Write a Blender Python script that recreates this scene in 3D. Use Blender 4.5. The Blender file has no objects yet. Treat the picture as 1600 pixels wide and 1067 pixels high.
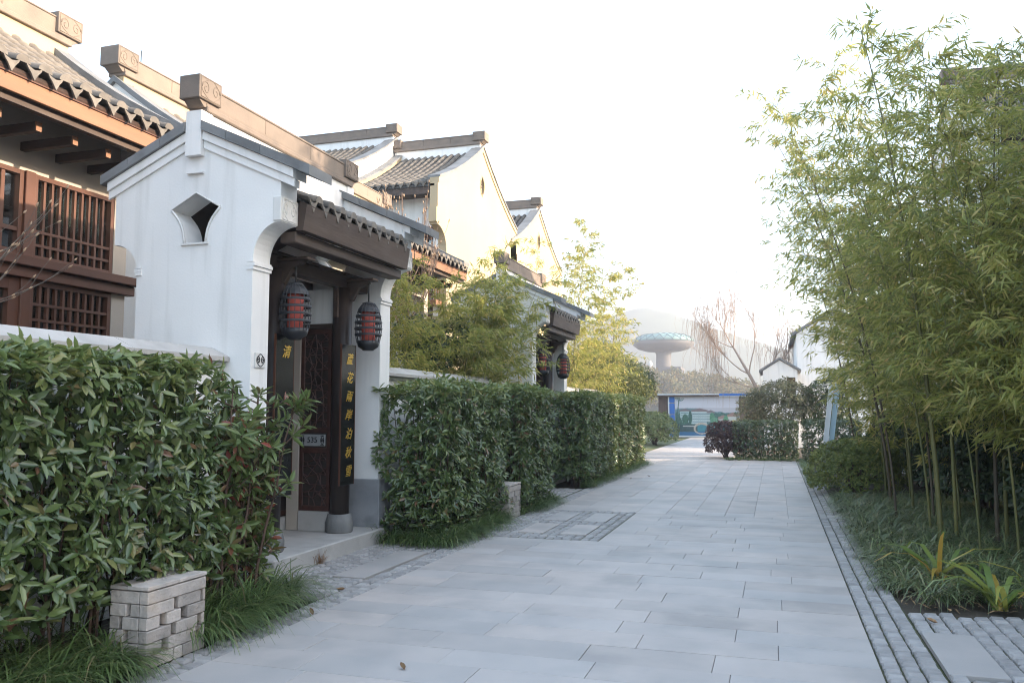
import bpy, bmesh, math, random
import numpy as np
from mathutils import Vector, Matrix

random.seed(7)
rng = np.random.default_rng(11)
SC = bpy.context.scene
COL = SC.collection
R_ = math.radians

# ------------------------------------------------------------------ camera
cam_data = bpy.data.cameras.new('camera')
cam = bpy.data.objects.new('camera', cam_data)
COL.objects.link(cam)
cam.location = (0, 0, 1.5)
cam.rotation_euler = (R_(90 + 4.683), 0, R_(17.49))
cam_data.sensor_width = 36.0
cam_data.lens = 36.0 * 1300 / 1600
cam_data.clip_start = 0.05
cam_data.clip_end = 4000
SC.camera = cam

# ------------------------------------------------------------------ sky, sun, exposure
SUN_EL, SUN_AZ = 17.0, 84.0          # azimuth measured from +Y towards +X
world = bpy.data.worlds.new('World')
SC.world = world
world.use_nodes = True
wn = world.node_tree
wn.nodes.clear()
sky = wn.nodes.new('ShaderNodeTexSky')
sky.sky_type = 'NISHITA'
sky.sun_disc = False
sky.sun_elevation = R_(SUN_EL)
sky.sun_rotation = R_(SUN_AZ)
sky.air_density = 1.0
sky.dust_density = 3.0
sky.ozone_density = 1.0
bg = wn.nodes.new('ShaderNodeBackground')
bg.inputs['Strength'].default_value = 0.108
wo = wn.nodes.new('ShaderNodeOutputWorld')
wn.links.new(sky.outputs[0], bg.inputs['Color'])
veil = wn.nodes.new('ShaderNodeBackground')          # even milky veil of high haze over the whole sky
veil.inputs['Color'].default_value = (0.70, 0.92, 1.12, 1)
veil.inputs['Strength'].default_value = 0.24
add = wn.nodes.new('ShaderNodeAddShader')
wn.links.new(bg.outputs[0], add.inputs[0])
wn.links.new(veil.outputs[0], add.inputs[1])
wn.links.new(add.outputs[0], wo.inputs['Surface'])

sun_data = bpy.data.lights.new('sun', 'SUN')
sun_data.energy = 3.2
sun_data.angle = R_(0.6)
sun_data.color = (1.0, 0.80, 0.60)
sun = bpy.data.objects.new('sun', sun_data)
COL.objects.link(sun)
sd = Vector((math.sin(R_(SUN_AZ)) * math.cos(R_(SUN_EL)), math.cos(R_(SUN_AZ)) * math.cos(R_(SUN_EL)), math.sin(R_(SUN_EL))))
sun.rotation_euler = sd.to_track_quat('Z', 'Y').to_euler()
sun.location = (20, 20, 30)

SC.view_settings.view_transform = 'Standard'
SC.view_settings.look = 'None'
SC.view_settings.exposure = 2.02
SC.view_settings.gamma = 1.0
SC.view_settings.use_curve_mapping = False
SC.cycles.use_denoising = True
SC.cycles.filter_width = 1.1
SC.cycles.max_bounces = 8
SC.cycles.diffuse_bounces = 4
SC.cycles.transparent_max_bounces = 12
SC.cycles.volume_bounces = 1
SC.cycles.sample_clamp_indirect = 6.0

# ------------------------------------------------------------------ materials
def mat(name, c1, c2=None, scale=4.0, rough=0.7, bump=0.0, bscale=None, piece=0.0, spec=0.4, metal=0.0, stretch=None, detail=6.0, stain=None, tint=None):
    """procedural surface: two tones by noise in world space, piece-to-piece value change, fine bump"""
    m = bpy.data.materials.new(name)
    m.use_nodes = True
    nt = m.node_tree
    N, L = nt.nodes, nt.links
    bs = N['Principled BSDF']
    bs.inputs['Roughness'].default_value = rough
    bs.inputs['Specular IOR Level'].default_value = spec
    bs.inputs['Metallic'].default_value = metal
    geo = N.new('ShaderNodeNewGeometry')
    vec = geo.outputs['Position']
    if stretch:
        mp = N.new('ShaderNodeMapping')
        mp.inputs['Scale'].default_value = stretch
        L.new(vec, mp.inputs['Vector'])
        vec = mp.outputs[0]
    nz = N.new('ShaderNodeTexNoise')
    nz.inputs['Scale'].default_value = scale
    nz.inputs['Detail'].default_value = detail
    L.new(vec, nz.inputs['Vector'])
    c2 = c2 or tuple(x * 0.8 for x in c1)
    mx = N.new('ShaderNodeMix')
    mx.data_type = 'RGBA'
    mx.inputs[6].default_value = (*c1, 1)
    mx.inputs[7].default_value = (*c2, 1)
    rp = N.new('ShaderNodeMapRange')
    rp.inputs[1].default_value = 0.35
    rp.inputs[2].default_value = 0.68
    L.new(nz.outputs[0], rp.inputs[0])
    L.new(rp.outputs[0], mx.inputs[0])
    col = mx.outputs[2]
    if stain:
        n2 = N.new('ShaderNodeTexNoise')
        n2.inputs['Scale'].default_value = stain[1]
        n2.inputs['Detail'].default_value = 5
        mp2 = N.new('ShaderNodeMapping')
        mp2.inputs['Scale'].default_value = stain[2]
        L.new(geo.outputs['Position'], mp2.inputs['Vector'])
        L.new(mp2.outputs[0], n2.inputs['Vector'])
        r2 = N.new('ShaderNodeMapRange')
        r2.inputs[1].default_value = 0.52
        r2.inputs[2].default_value = 0.75
        r2.inputs[4].default_value = stain[3]
        L.new(n2.outputs[0], r2.inputs[0])
        m2 = N.new('ShaderNodeMix')
        m2.data_type = 'RGBA'
        m2.inputs[7].default_value = (*stain[0], 1)
        L.new(r2.outputs[0], m2.inputs[0])
        L.new(col, m2.inputs[6])
        col = m2.outputs[2]
    if piece:
        oi = N.new('ShaderNodeObjectInfo')
        at = N.new('ShaderNodeAttribute')
        at.attribute_name = 'lv'
        ad = N.new('ShaderNodeMath')
        ad.operation = 'ADD'
        L.new(oi.outputs['Random'], ad.inputs[0])
        L.new(at.outputs['Fac'], ad.inputs[1])
        fr = N.new('ShaderNodeMath')
        fr.operation = 'FRACT'
        L.new(ad.outputs[0], fr.inputs[0])
        mr = N.new('ShaderNodeMapRange')
        mr.inputs[3].default_value = 1 - piece
        mr.inputs[4].default_value = 1 + piece
        L.new(fr.outputs[0], mr.inputs[0])
        if tint:
            f3 = N.new('ShaderNodeMath'); f3.operation = 'MULTIPLY'; f3.inputs[1].default_value = 7.31
            L.new(ad.outputs[0], f3.inputs[0])
            f4 = N.new('ShaderNodeMath'); f4.operation = 'FRACT'
            L.new(f3.outputs[0], f4.inputs[0])
            f5 = N.new('ShaderNodeMath'); f5.operation = 'MULTIPLY'; f5.inputs[1].default_value = tint[1]
            L.new(f4.outputs[0], f5.inputs[0])
            m3 = N.new('ShaderNodeMix'); m3.data_type = 'RGBA'
            m3.inputs[7].default_value = (*tint[0], 1)
            L.new(f5.outputs[0], m3.inputs[0]); L.new(col, m3.inputs[6])
            col = m3.outputs[2]
        hs = N.new('ShaderNodeHueSaturation')
        L.new(col, hs.inputs['Color'])
        L.new(mr.outputs[0], hs.inputs['Value'])
        col = hs.outputs[0]
    L.new(col, bs.inputs['Base Color'])
    if bump:
        nb = N.new('ShaderNodeTexNoise')
        nb.inputs['Scale'].default_value = bscale or scale * 8
        nb.inputs['Detail'].default_value = 8
        L.new(vec, nb.inputs['Vector'])
        bp = N.new('ShaderNodeBump')
        bp.inputs['Strength'].default_value = bump
        bp.inputs['Distance'].default_value = 0.02
        L.new(nb.outputs[0], bp.inputs['Height'])
        L.new(bp.outputs[0], bs.inputs['Normal'])
    return m


def leafmat(name, stops, rough=0.45, trans=0.3, spec=0.4):
    """leaf: colour from a ramp by the per-leaf value 'lv', some light passes through"""
    m = bpy.data.materials.new(name)
    m.use_nodes = True
    nt = m.node_tree
    N, L = nt.nodes, nt.links
    bs = N['Principled BSDF']
    bs.inputs['Roughness'].default_value = rough
    bs.inputs['Specular IOR Level'].default_value = spec
    at = N.new('ShaderNodeAttribute')
    at.attribute_name = 'lv'
    oi = N.new('ShaderNodeObjectInfo')
    ad = N.new('ShaderNodeMath'); ad.operation = 'ADD'
    L.new(at.outputs['Fac'], ad.inputs[0]); L.new(oi.outputs['Random'], ad.inputs[1])
    fr = N.new('ShaderNodeMath'); fr.operation = 'FRACT'
    L.new(ad.outputs[0], fr.inputs[0])
    cr = N.new('ShaderNodeValToRGB')
    e = cr.color_ramp.elements
    while len(e) < len(stops):
        e.new(0.5)
    for i, (p, c) in enumerate(stops):
        e[i].position = p
        e[i].color = (*c, 1)
    L.new(fr.outputs[0], cr.inputs[0])
    L.new(cr.outputs[0], bs.inputs['Base Color'])
    tr = N.new('ShaderNodeBsdfTranslucent')
    hs = N.new('ShaderNodeHueSaturation')
    hs.inputs['Value'].default_value = 1.5
    hs.inputs['Hue'].default_value = 0.485
    L.new(cr.outputs[0], hs.inputs['Color'])
    L.new(hs.outputs[0], tr.inputs['Color'])
    mx = N.new('ShaderNodeMixShader')
    mx.inputs[0].default_value = trans
    L.new(bs.outputs[0], mx.inputs[1])
    L.new(tr.outputs[0], mx.inputs[2])
    L.new(mx.outputs[0], N['Material Output'].inputs['Surface'])
    return m


def glassmat(name, tint=(0.7, 0.75, 0.75), gl=0.12):
    m = bpy.data.materials.new(name)
    m.use_nodes = True
    N, L = m.node_tree.nodes, m.node_tree.links
    N.remove(N['Principled BSDF'])
    t = N.new('ShaderNodeBsdfTransparent'); t.inputs[0].default_value = (*tint, 1)
    g = N.new('ShaderNodeBsdfGlossy'); g.inputs['Roughness'].default_value = 0.03
    fz = N.new('ShaderNodeLayerWeight'); fz.inputs[0].default_value = 0.35
    mr = N.new('ShaderNodeMapRange')
    mr.inputs[3].default_value = gl; mr.inputs[4].default_value = 0.9
    L.new(fz.outputs['Fresnel'], mr.inputs[0])
    x = N.new('ShaderNodeMixShader')
    L.new(mr.outputs[0], x.inputs[0]); L.new(t.outputs[0], x.inputs[1]); L.new(g.outputs[0], x.inputs[2])
    L.new(x.outputs[0], N['Material Output'].inputs['Surface'])
    return m


M = {}
M['plaster'] = mat('white_plaster', (0.80, 0.79, 0.775), (0.73, 0.72, 0.71), 1.2, 0.85, 0.08, 60, stain=((0.50, 0.49, 0.465), 1.6, (4.5, 4.5, 0.35), 0.5))
M['cream'] = mat('sun_warmed_plaster', (0.43, 0.345, 0.225), (0.39, 0.315, 0.205), 0.8, 0.9, 0.06, 40, stain=((0.42, 0.34, 0.24), 1.2, (2, 2, 0.3), 0.3))  # white plaster with the sun's warm cream cast put into its base colour
M['beige'] = mat('beige_render', (0.46, 0.40, 0.34), (0.40, 0.35, 0.30), 2, 0.9, 0.05, 50)
M['cap'] = mat('grey_cap_stone', (0.20, 0.205, 0.21), (0.15, 0.155, 0.16), 3, 0.8, 0.15, 40, piece=0.08, stain=((0.10, 0.10, 0.10), 3, (1, 1, 1), 0.5))
M['ridge'] = mat('ridge_brick', (0.215, 0.172, 0.142), (0.175, 0.145, 0.122), 3, 0.85, 0.12, 40, piece=0.06, stain=((0.13, 0.115, 0.10), 4, (1, 1, 1), 0.5))
M['granite'] = mat('plinth_granite', (0.30, 0.305, 0.32), (0.23, 0.235, 0.25), 3.5, 0.7, 0.1, 60, piece=0.08, stain=((0.17, 0.175, 0.18), 6, (1, 1, 1), 0.6))
M['step'] = mat('step_stone', (0.46, 0.44, 0.42), (0.38, 0.365, 0.35), 3, 0.8, 0.1, 70, stain=((0.30, 0.285, 0.265), 5, (1, 1, 1), 0.6))
M['dark_wood'] = mat('dark_stained_wood', (0.040, 0.029, 0.025), (0.025, 0.018, 0.016), 6, 0.42, 0.1, 30, stretch=(1, 1, 0.12), piece=0.12)
M['beam_wood'] = mat('weathered_brown_wood', (0.075, 0.050, 0.038), (0.048, 0.032, 0.026), 9, 0.6, 0.15, 40, stretch=(1, 0.12, 1), piece=0.12, stain=((0.13, 0.10, 0.08), 4, (1, 0.4, 1), 0.5))
M['soffit_wood'] = mat('soffit_wood', (0.055, 0.040, 0.032), (0.035, 0.026, 0.022), 8, 0.6, 0.1, 40, stretch=(0.2, 1, 1))
M['red_wood'] = mat('red_brown_window_wood', (0.115, 0.047, 0.027), (0.08, 0.032, 0.019), 9, 0.5, 0.06, 50, stretch=(1, 0.15, 0.3), piece=0.1)
M['fascia'] = mat('orange_fascia_wood', (0.25, 0.125, 0.068), (0.20, 0.10, 0.055), 8, 0.55, 0.06, 40, stretch=(1, 0.1, 1))
M['door_red'] = mat('carved_door_wood', (0.085, 0.036, 0.026), (0.05, 0.022, 0.018), 12, 0.5, 0.1, 60, piece=0.1)
M['tile'] = mat('grey_roof_tile', (0.165, 0.145, 0.125), (0.11, 0.10, 0.09), 5, 0.8, 0.15, 50, piece=0.18, stain=((0.26, 0.24, 0.21), 6, (1, 1, 1), 0.5))
M['tile_base'] = mat('roof_underlay', (0.085, 0.083, 0.08), (0.06, 0.06, 0.06), 5, 0.9)
M['slab'] = mat('paving_slab', (0.47, 0.412, 0.38), (0.375, 0.335, 0.315), 2.2, 0.6, 0.08, 90, piece=0.085, spec=0.35, tint=((0.36, 0.355, 0.355), 0.5), stain=((0.29, 0.27, 0.258), 1.1, (1, 1, 1), 0.75))
M['joint'] = mat('joint_sand', (0.26, 0.245, 0.235), (0.20, 0.19, 0.18), 6, 0.95, 0.2, 90)
M['cobble'] = mat('grey_cobble', (0.37, 0.35, 0.34), (0.28, 0.265, 0.258), 9, 0.75, 0.25, 70, piece=0.14)
M['moss'] = mat('mossy_joint', (0.085, 0.08, 0.05), (0.06, 0.07, 0.026), 5, 0.95, 0.3, 80)
M['soil'] = mat('garden_soil', (0.085, 0.068, 0.05), (0.055, 0.045, 0.034), 5, 0.95, 0.5, 40)
M['lawn'] = mat('far_lawn', (0.085, 0.11, 0.035), (0.12, 0.11, 0.05), 3, 0.95, 0.5, 40)
M['bark'] = mat('bare_bark', (0.19, 0.13, 0.095), (0.14, 0.095, 0.07), 12, 0.85, 0.3, 60)
M['bark_grey'] = mat('grey_bark', (0.12, 0.10, 0.085), (0.08, 0.066, 0.056), 12, 0.85, 0.3, 60)
M['culm'] = mat('bamboo_culm', (0.165, 0.150, 0.050), (0.115, 0.12, 0.045), 4, 0.42, 0.05, 60, piece=0.22, stretch=(1, 1, 0.3))
M['culm_old'] = mat('old_bamboo_culm', (0.13, 0.095, 0.058), (0.095, 0.075, 0.05), 4, 0.5, 0.05, 60, piece=0.2, stretch=(1, 1, 0.3))
M['stem'] = mat('shrub_stem', (0.11, 0.065, 0.045), (0.075, 0.048, 0.036), 10, 0.75, 0.2, 60)
M['lantern'] = mat('charcoal_cane', (0.040, 0.042, 0.048), (0.026, 0.027, 0.031), 20, 0.55, 0.1, 80)
M['lantern_cup'] = mat('charcoal_lacquer', (0.022, 0.023, 0.027), (0.016, 0.016, 0.019), 20, 0.4)
M['red_paper'] = mat('red_lantern_paper', (0.52, 0.105, 0.075), (0.42, 0.075, 0.055), 8, 0.75, stretch=(1, 1, 0.2))
M['drum'] = mat('weathered_drum_stone', (0.20, 0.20, 0.195), (0.14, 0.14, 0.14), 9, 0.85, 0.4, 30, stretch=(1, 1, .3))
M['willow'] = mat('willow_bark', (0.40, 0.30, 0.24), (0.33, 0.24, 0.19), 12, 0.85)
M['rod'] = mat('dark_iron', (0.03, 0.03, 0.03), (0.02, 0.02, 0.02), 10, 0.5)
M['board'] = mat('black_lacquer_board', (0.010, 0.010, 0.011), (0.007, 0.007, 0.008), 8, 0.25, spec=0.5)
M['gold'] = mat('gold_leaf_letter', (0.80, 0.52, 0.10), (0.62, 0.38, 0.06), 30, 0.35, metal=0.6)
M['plaque'] = mat('pewter_plaque', (0.40, 0.41, 0.42), (0.33, 0.34, 0.35), 20, 0.5, metal=0.2)
M['ink'] = mat('dark_ink', (0.02, 0.02, 0.022), (0.015, 0.015, 0.017), 10, 0.6)
M['curtain'] = mat('pale_curtain', (0.60, 0.64, 0.58), (0.45, 0.49, 0.45), 5, 0.9, stretch=(1, 1, 0.05))
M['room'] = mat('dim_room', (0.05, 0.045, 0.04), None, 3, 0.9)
M['glass'] = glassmat('window_glass')
M['relief'] = mat('white_relief', (0.70, 0.69, 0.67), (0.60, 0.59, 0.57), 5, 0.8)
M['brick'] = mat('weathered_brick_stone', (0.49, 0.43, 0.39), (0.35, 0.315, 0.29), 9, 0.85, 0.5, 40, piece=0.22, stain=((0.46, 0.35, 0.25), 5, (1, 1, 1), 0.6))
M['blue_board'] = mat('blue_hoarding', (0.04, 0.16, 0.50), (0.035, 0.14, 0.44), 2, 0.5)
M['brown_board'] = mat('brown_hoarding', (0.12, 0.085, 0.075), (0.085, 0.06, 0.055), 3, 0.8)
M['white_metal'] = mat('white_metal', (0.68, 0.71, 0.74), (0.62, 0.65, 0.68), 3, 0.45)
M['lightblue_board'] = mat('pale_blue_plank', (0.42, 0.56, 0.66), (0.36, 0.50, 0.60), 3, 0.5)
M['tower_glass'] = mat('teal_dome_panels', (0.17, 0.27, 0.26), (0.13, 0.22, 0.22), 0.3, 0.6)
M['tower_conc'] = mat('tower_concrete', (0.13, 0.13, 0.135), (0.10, 0.10, 0.105), 0.3, 0.85)
M['tower_steel'] = mat('dark_dome_rib', (0.05, 0.10, 0.11), None, 0.3, 0.6)
M['hillside'] = mat('mountain_wood', (0.05, 0.07, 0.045), (0.035, 0.05, 0.035), 0.05, 0.95)
M['dead_leaf'] = mat('dry_leaf', (0.30, 0.20, 0.10), (0.17, 0.08, 0.04), 40, 0.8, piece=0.4)

G1 = (0.048, 0.080, 0.026); G2 = (0.086, 0.132, 0.042); G3 = (0.135, 0.185, 0.060); G4 = (0.21, 0.25, 0.085)
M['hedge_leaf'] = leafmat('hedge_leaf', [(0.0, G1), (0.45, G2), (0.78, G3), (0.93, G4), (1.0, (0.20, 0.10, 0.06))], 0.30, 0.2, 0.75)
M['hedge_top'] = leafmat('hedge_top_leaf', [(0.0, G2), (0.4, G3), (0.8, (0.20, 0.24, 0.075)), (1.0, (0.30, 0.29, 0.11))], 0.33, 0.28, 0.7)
M['hedge_far'] = leafmat('far_hedge_leaf', [(0.0, (0.03, 0.055, 0.024)), (0.5, (0.05, 0.085, 0.035)), (1.0, (0.09, 0.13, 0.055))], 0.34, 0.16, 0.7)
M['photinia'] = leafmat('photinia_leaf', [(0.0, G2), (0.5, G3), (0.84, (0.14, 0.16, 0.055)), (0.93, (0.20, 0.09, 0.05)), (1.0, (0.30, 0.07, 0.05))], 0.36, 0.2, 0.5)
M['bamboo_leaf'] = leafmat('bamboo_leaf', [(0.0, (0.14, 0.175, 0.048)), (0.4, (0.24, 0.265, 0.07)), (0.75, (0.35, 0.35, 0.10)), (0.93, (0.45, 0.41, 0.14)), (1.0, (0.50, 0.38, 0.16))], 0.42, 0.52, 0.5)
M['bamboo_yellow'] = leafmat('yellow_bamboo_leaf', [(0.0, (0.16, 0.19, 0.045)), (0.5, (0.26, 0.27, 0.065)), (1.0, (0.40, 0.35, 0.10))], 0.5, 0.48, 0.3)
M['olive_leaf'] = leafmat('olive_tree_leaf', [(0.0, (0.045, 0.065, 0.022)), (0.5, (0.085, 0.105, 0.032)), (1.0, (0.15, 0.155, 0.05))], 0.5, 0.3, 0.3)
M['dark_leaf'] = leafmat('evergreen_leaf', [(0.0, (0.022, 0.042, 0.018)), (0.6, (0.045, 0.075, 0.028)), (1.0, (0.085, 0.115, 0.045))], 0.45, 0.2, 0.4)
M['grey_leaf'] = leafmat('grey_green_leaf', [(0.0, (0.07, 0.085, 0.05)), (0.6, (0.13, 0.145, 0.085)), (1.0, (0.22, 0.21, 0.14))], 0.55, 0.25, 0.3)
M['purple_leaf'] = leafmat('purple_shrub_leaf', [(0.0, (0.045, 0.026, 0.032)), (0.6, (0.080, 0.046, 0.050)), (1.0, (0.12, 0.085, 0.065))], 0.5, 0.15, 0.3)
M['mound_leaf'] = leafmat('mound_shrub_leaf', [(0.0, (0.08, 0.115, 0.028)), (0.5, (0.155, 0.19, 0.045)), (1.0, (0.27, 0.28, 0.075))], 0.45, 0.25, 0.4)
M['mondo'] = leafmat('mondo_grass_blade', [(0.0, (0.052, 0.088, 0.028)), (0.6, (0.100, 0.155, 0.048)), (0.92, (0.17, 0.23, 0.075)), (1.0, (0.22, 0.18, 0.09))], 0.42, 0.2, 0.45)
M['liriope'] = leafmat('liriope_blade', [(0.0, (0.065, 0.090, 0.038)), (0.6, (0.125, 0.165, 0.068)), (0.9, (0.22, 0.25, 0.11)), (1.0, (0.24, 0.20, 0.11))], 0.4, 0.2, 0.5)
M['strap'] = leafmat('strap_leaf', [(0.0, (0.10, 0.17, 0.045)), (0.55, (0.19, 0.25, 0.06)), (0.85, (0.34, 0.33, 0.07)), (1.0, (0.48, 0.28, 0.05))], 0.4, 0.35, 0.4)
M['far_wood'] = leafmat('far_wood_leaf', [(0.0, (0.055, 0.065, 0.025)), (0.6, (0.11, 0.11, 0.04)), (1.0, (0.20, 0.15, 0.06))], 0.7, 0.2, 0.2)
M['twig_bud'] = mat('magnolia_bud', (0.34, 0.24, 0.16), (0.26, 0.18, 0.12), 20, 0.8)
M['dry_grass'] = mat('dry_grass_tuft', (0.36, 0.22, 0.12), (0.28, 0.17, 0.10), 20, 0.8)

# ------------------------------------------------------------------ object helpers
def wloc(o):
    p = Vector((0, 0, 0))
    while o is not None:
        p += o.location
        o = o.parent
    return p


def tag(o, label=None, cat=None, group=None, kind=None):
    if label: o['label'] = label
    if cat: o['category'] = cat
    if group: o['group'] = group
    if kind: o['kind'] = kind
    return o


def thing(name, loc, label, cat, group=None):
    o = bpy.data.objects.new(name, None)
    COL.objects.link(o)
    o.location = loc
    o.empty_display_size = 0.2
    return tag(o, label, cat, group)


def link_mesh(name, me, parent=None, loc=None):
    o = bpy.data.objects.new(name, me)
    COL.objects.link(o)
    if parent is not None:
        o.parent = parent
    if loc is not None:
        o.location = loc
    return o


def children_of(o):
    return [c for c in bpy.data.objects if c.parent == o]


def copy_tree(o, parent=None, _idx=None):
    if _idx is None:
        _idx = {}
        for c in bpy.data.objects:
            if c.parent is not None:
                _idx.setdefault(c.parent.name, []).append(c)
    c = o.copy()
    COL.objects.link(c)
    if parent is not None:
        c.parent = parent
    for ch in _idx.get(o.name, []):
        copy_tree(ch, c, _idx)
    return c


class MB:
    """collects faces in world space, then becomes one mesh object"""
    def __init__(s):
        s.v, s.f, s.smooth = [], [], []

    def add(s, vs, fs, smooth=False):
        n = len(s.v)
        s.v += [tuple(p) for p in vs]
        s.f += [tuple(i + n for i in f) for f in fs]
        s.smooth += [smooth] * len(fs)
        return s

    def box(s, x0, x1, y0, y1, z0, z1, bev=0.0):
        if x0 > x1: x0, x1 = x1, x0
        if y0 > y1: y0, y1 = y1, y0
        if z0 > z1: z0, z1 = z1, z0
        if bev <= 0:
            v = [(x, y, z) for z in (z0, z1) for y in (y0, y1) for x in (x0, x1)]
            return s.add(v, [(0, 2, 3, 1), (4, 5, 7, 6), (0, 1, 5, 4), (2, 6, 7, 3), (0, 4, 6, 2), (1, 3, 7, 5)])
        b = min(bev, (x1 - x0) * .45, (y1 - y0) * .45, (z1 - z0) * .45)
        v = []
        for z, i in ((z0, b), (z0 + b, 0), (z1 - b, 0), (z1, b)):
            for (sx, sy) in ((0, 0), (1, 0), (1, 1), (0, 1)):
                if i:
                    v.append(((x1 - i) if sx else (x0 + i), (y1 - i) if sy else (y0 + i), z))
                else:
                    # two verts per corner
                    if (sx, sy) == (0, 0): v += [(x0, y0 + b, z), (x0 + b, y0, z)]
                    if (sx, sy) == (1, 0): v += [(x1 - b, y0, z), (x1, y0 + b, z)]
                    if (sx, sy) == (1, 1): v += [(x1, y1 - b, z), (x1 - b, y1, z)]
                    if (sx, sy) == (0, 1): v += [(x0 + b, y1, z), (x0, y1 - b, z)]
        # layers: 0..3 bottom, 4..11, 12..19, 20..23 top
        f = [(3, 2, 1, 0), (20, 21, 22, 23)]
        for k in range(8):
            a, c = 4 + k, 4 + (k + 1) % 8
            f.append((a, c, c + 8, a + 8))
        for k in range(4):
            a, c = 4 + 2 * k, 4 + 2 * k + 1
            f.append((k, c, a))
            f.append((20 + k, a + 8, c + 8))
            n = (k + 1) % 4
            d = 4 + 2 * n
            f.append((k, n, d, c))
            f.append((20 + k, c + 8, d + 8, 20 + n))
        return s.add(v, f)

    def prism(s, poly, axis, a, b, smooth=False):
        """polygon (2-D) extruded along an axis: axis 'y' -> poly is (x,z); 'x' -> (y,z); 'z' -> (x,y)"""
        def P(p, t):
            if axis == 'y': return (p[0], t, p[1])
            if axis == 'x': return (t, p[0], p[1])
            return (p[0], p[1], t)
        n = len(poly)
        v = [P(p, a) for p in poly] + [P(p, b) for p in poly]
        f = [tuple(range(n - 1, -1, -1)), tuple(range(n, 2 * n))]
        f += [(i, (i + 1) % n, n + (i + 1) % n, n + i) for i in range(n)]
        return s.add(v, f, smooth)

    def tube(s, pts, rad, sides=6, cap=True, smooth=True):
        pts = [Vector(p) for p in pts]
        if not hasattr(rad, '__len__'):
            rad = [rad] * len(pts)
        n0 = len(s.v)
        T0 = (pts[1] - pts[0]).normalized()
        ref = Vector((0, 0, 1)) if abs(T0.z) < 0.9 else Vector((1, 0, 0))
        u = T0.cross(ref).normalized()
        vs, fs = [], []
        for i, p in enumerate(pts):
            t = (pts[min(i + 1, len(pts) - 1)] - pts[max(i - 1, 0)]).normalized()
            u = (u - t * u.dot(t))
            if u.length < 1e-6: u = t.orthogonal()
            u.normalize()
            w = t.cross(u)
            for k in range(sides):
                a = 2 * math.pi * k / sides
                vs.append(p + (u * math.cos(a) + w * math.sin(a)) * rad[i])
        for i in range(len(pts) - 1):
            for k in range(sides):
                k2 = (k + 1) % sides
                fs.append((i * sides + k, i * sides + k2, (i + 1) * sides + k2, (i + 1) * sides + k))
        s.add(vs, fs, smooth)
        if cap:
            m = (len(pts) - 1) * sides
            s.add([], [])
            s.f.append(tuple(n0 + k for k in range(sides - 1, -1, -1))); s.smooth.append(False)
            s.f.append(tuple(n0 + m + k for k in range(sides))); s.smooth.append(False)
        return s

    def lathe(s, prof, cx, cy, sides=24, z0=0.0, smooth=True, cap=True):
        """profile of (radius, z) turned about a vertical axis"""
        vs, fs = [], []
        for (r, z) in prof:
            for k in range(sides):
                a = 2 * math.pi * k / sides
                vs.append((cx + r * math.cos(a), cy + r * math.sin(a), z0 + z))
        for i in range(len(prof) - 1):
            for k in range(sides):
                k2 = (k + 1) % sides
                fs.append((i * sides + k, i * sides + k2, (i + 1) * sides + k2, (i + 1) * sides + k))
        n0 = len(s.v)
        s.add(vs, fs, smooth)
        if cap:
            s.f.append(tuple(n0 + k for k in range(sides - 1, -1, -1))); s.smooth.append(False)
            m = (len(prof) - 1) * sides
            s.f.append(tuple(n0 + m + k for k in range(sides))); s.smooth.append(False)
        return s

    def mesh(s, name, mt, off=(0, 0, 0)):
        me = bpy.data.meshes.new(name)
        me.from_pydata([(p[0] - off[0], p[1] - off[1], p[2] - off[2]) for p in s.v], [], s.f)
        me.polygons.foreach_set('use_smooth', s.smooth)
        me.materials.append(mt)
        return me

    def build(s, name, mt, parent=None, own=False):
        """own: place the origin at the middle of the mesh instead of the parent's origin"""
        base = wloc(parent) if parent is not None else Vector((0, 0, 0))
        loc = None
        off = base
        if own or parent is None:
            a = np.array(s.v)
            c = Vector(((a[:, 0].min() + a[:, 0].max()) / 2, (a[:, 1].min() + a[:, 1].max()) / 2, a[:, 2].min()))
            off = c
            loc = c - base
        return link_mesh(name, s.mesh(name, mt, off), parent, loc)


def holed_wall(outer, holes, y0, y1, name, mt, parent):
    """flat wall in the XZ plane with openings, given thickness along Y"""
    base = wloc(parent)
    bm = bmesh.new()
    es = []
    for loop in [outer] + holes:
        vs = [bm.verts.new((p[0] - base.x, y0 - base.y, p[1] - base.z)) for p in loop]
        for i in range(len(vs)):
            es.append(bm.edges.new((vs[i], vs[(i + 1) % len(vs)])))
    r = bmesh.ops.triangle_fill(bm, edges=es, use_beauty=True, use_dissolve=False)
    fs = [g for g in r['geom'] if isinstance(g, bmesh.types.BMFace)]
    ex = bmesh.ops.extrude_face_region(bm, geom=fs)
    for g in ex['geom']:
        if isinstance(g, bmesh.types.BMVert):
            g.co.y += (y1 - y0)
    bmesh.ops.recalc_face_normals(bm, faces=bm.faces[:])
    me = bpy.data.meshes.new(name)
    bm.to_mesh(me)
    bm.free()
    me.materials.append(mt)
    return link_mesh(name, me, parent)


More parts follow.
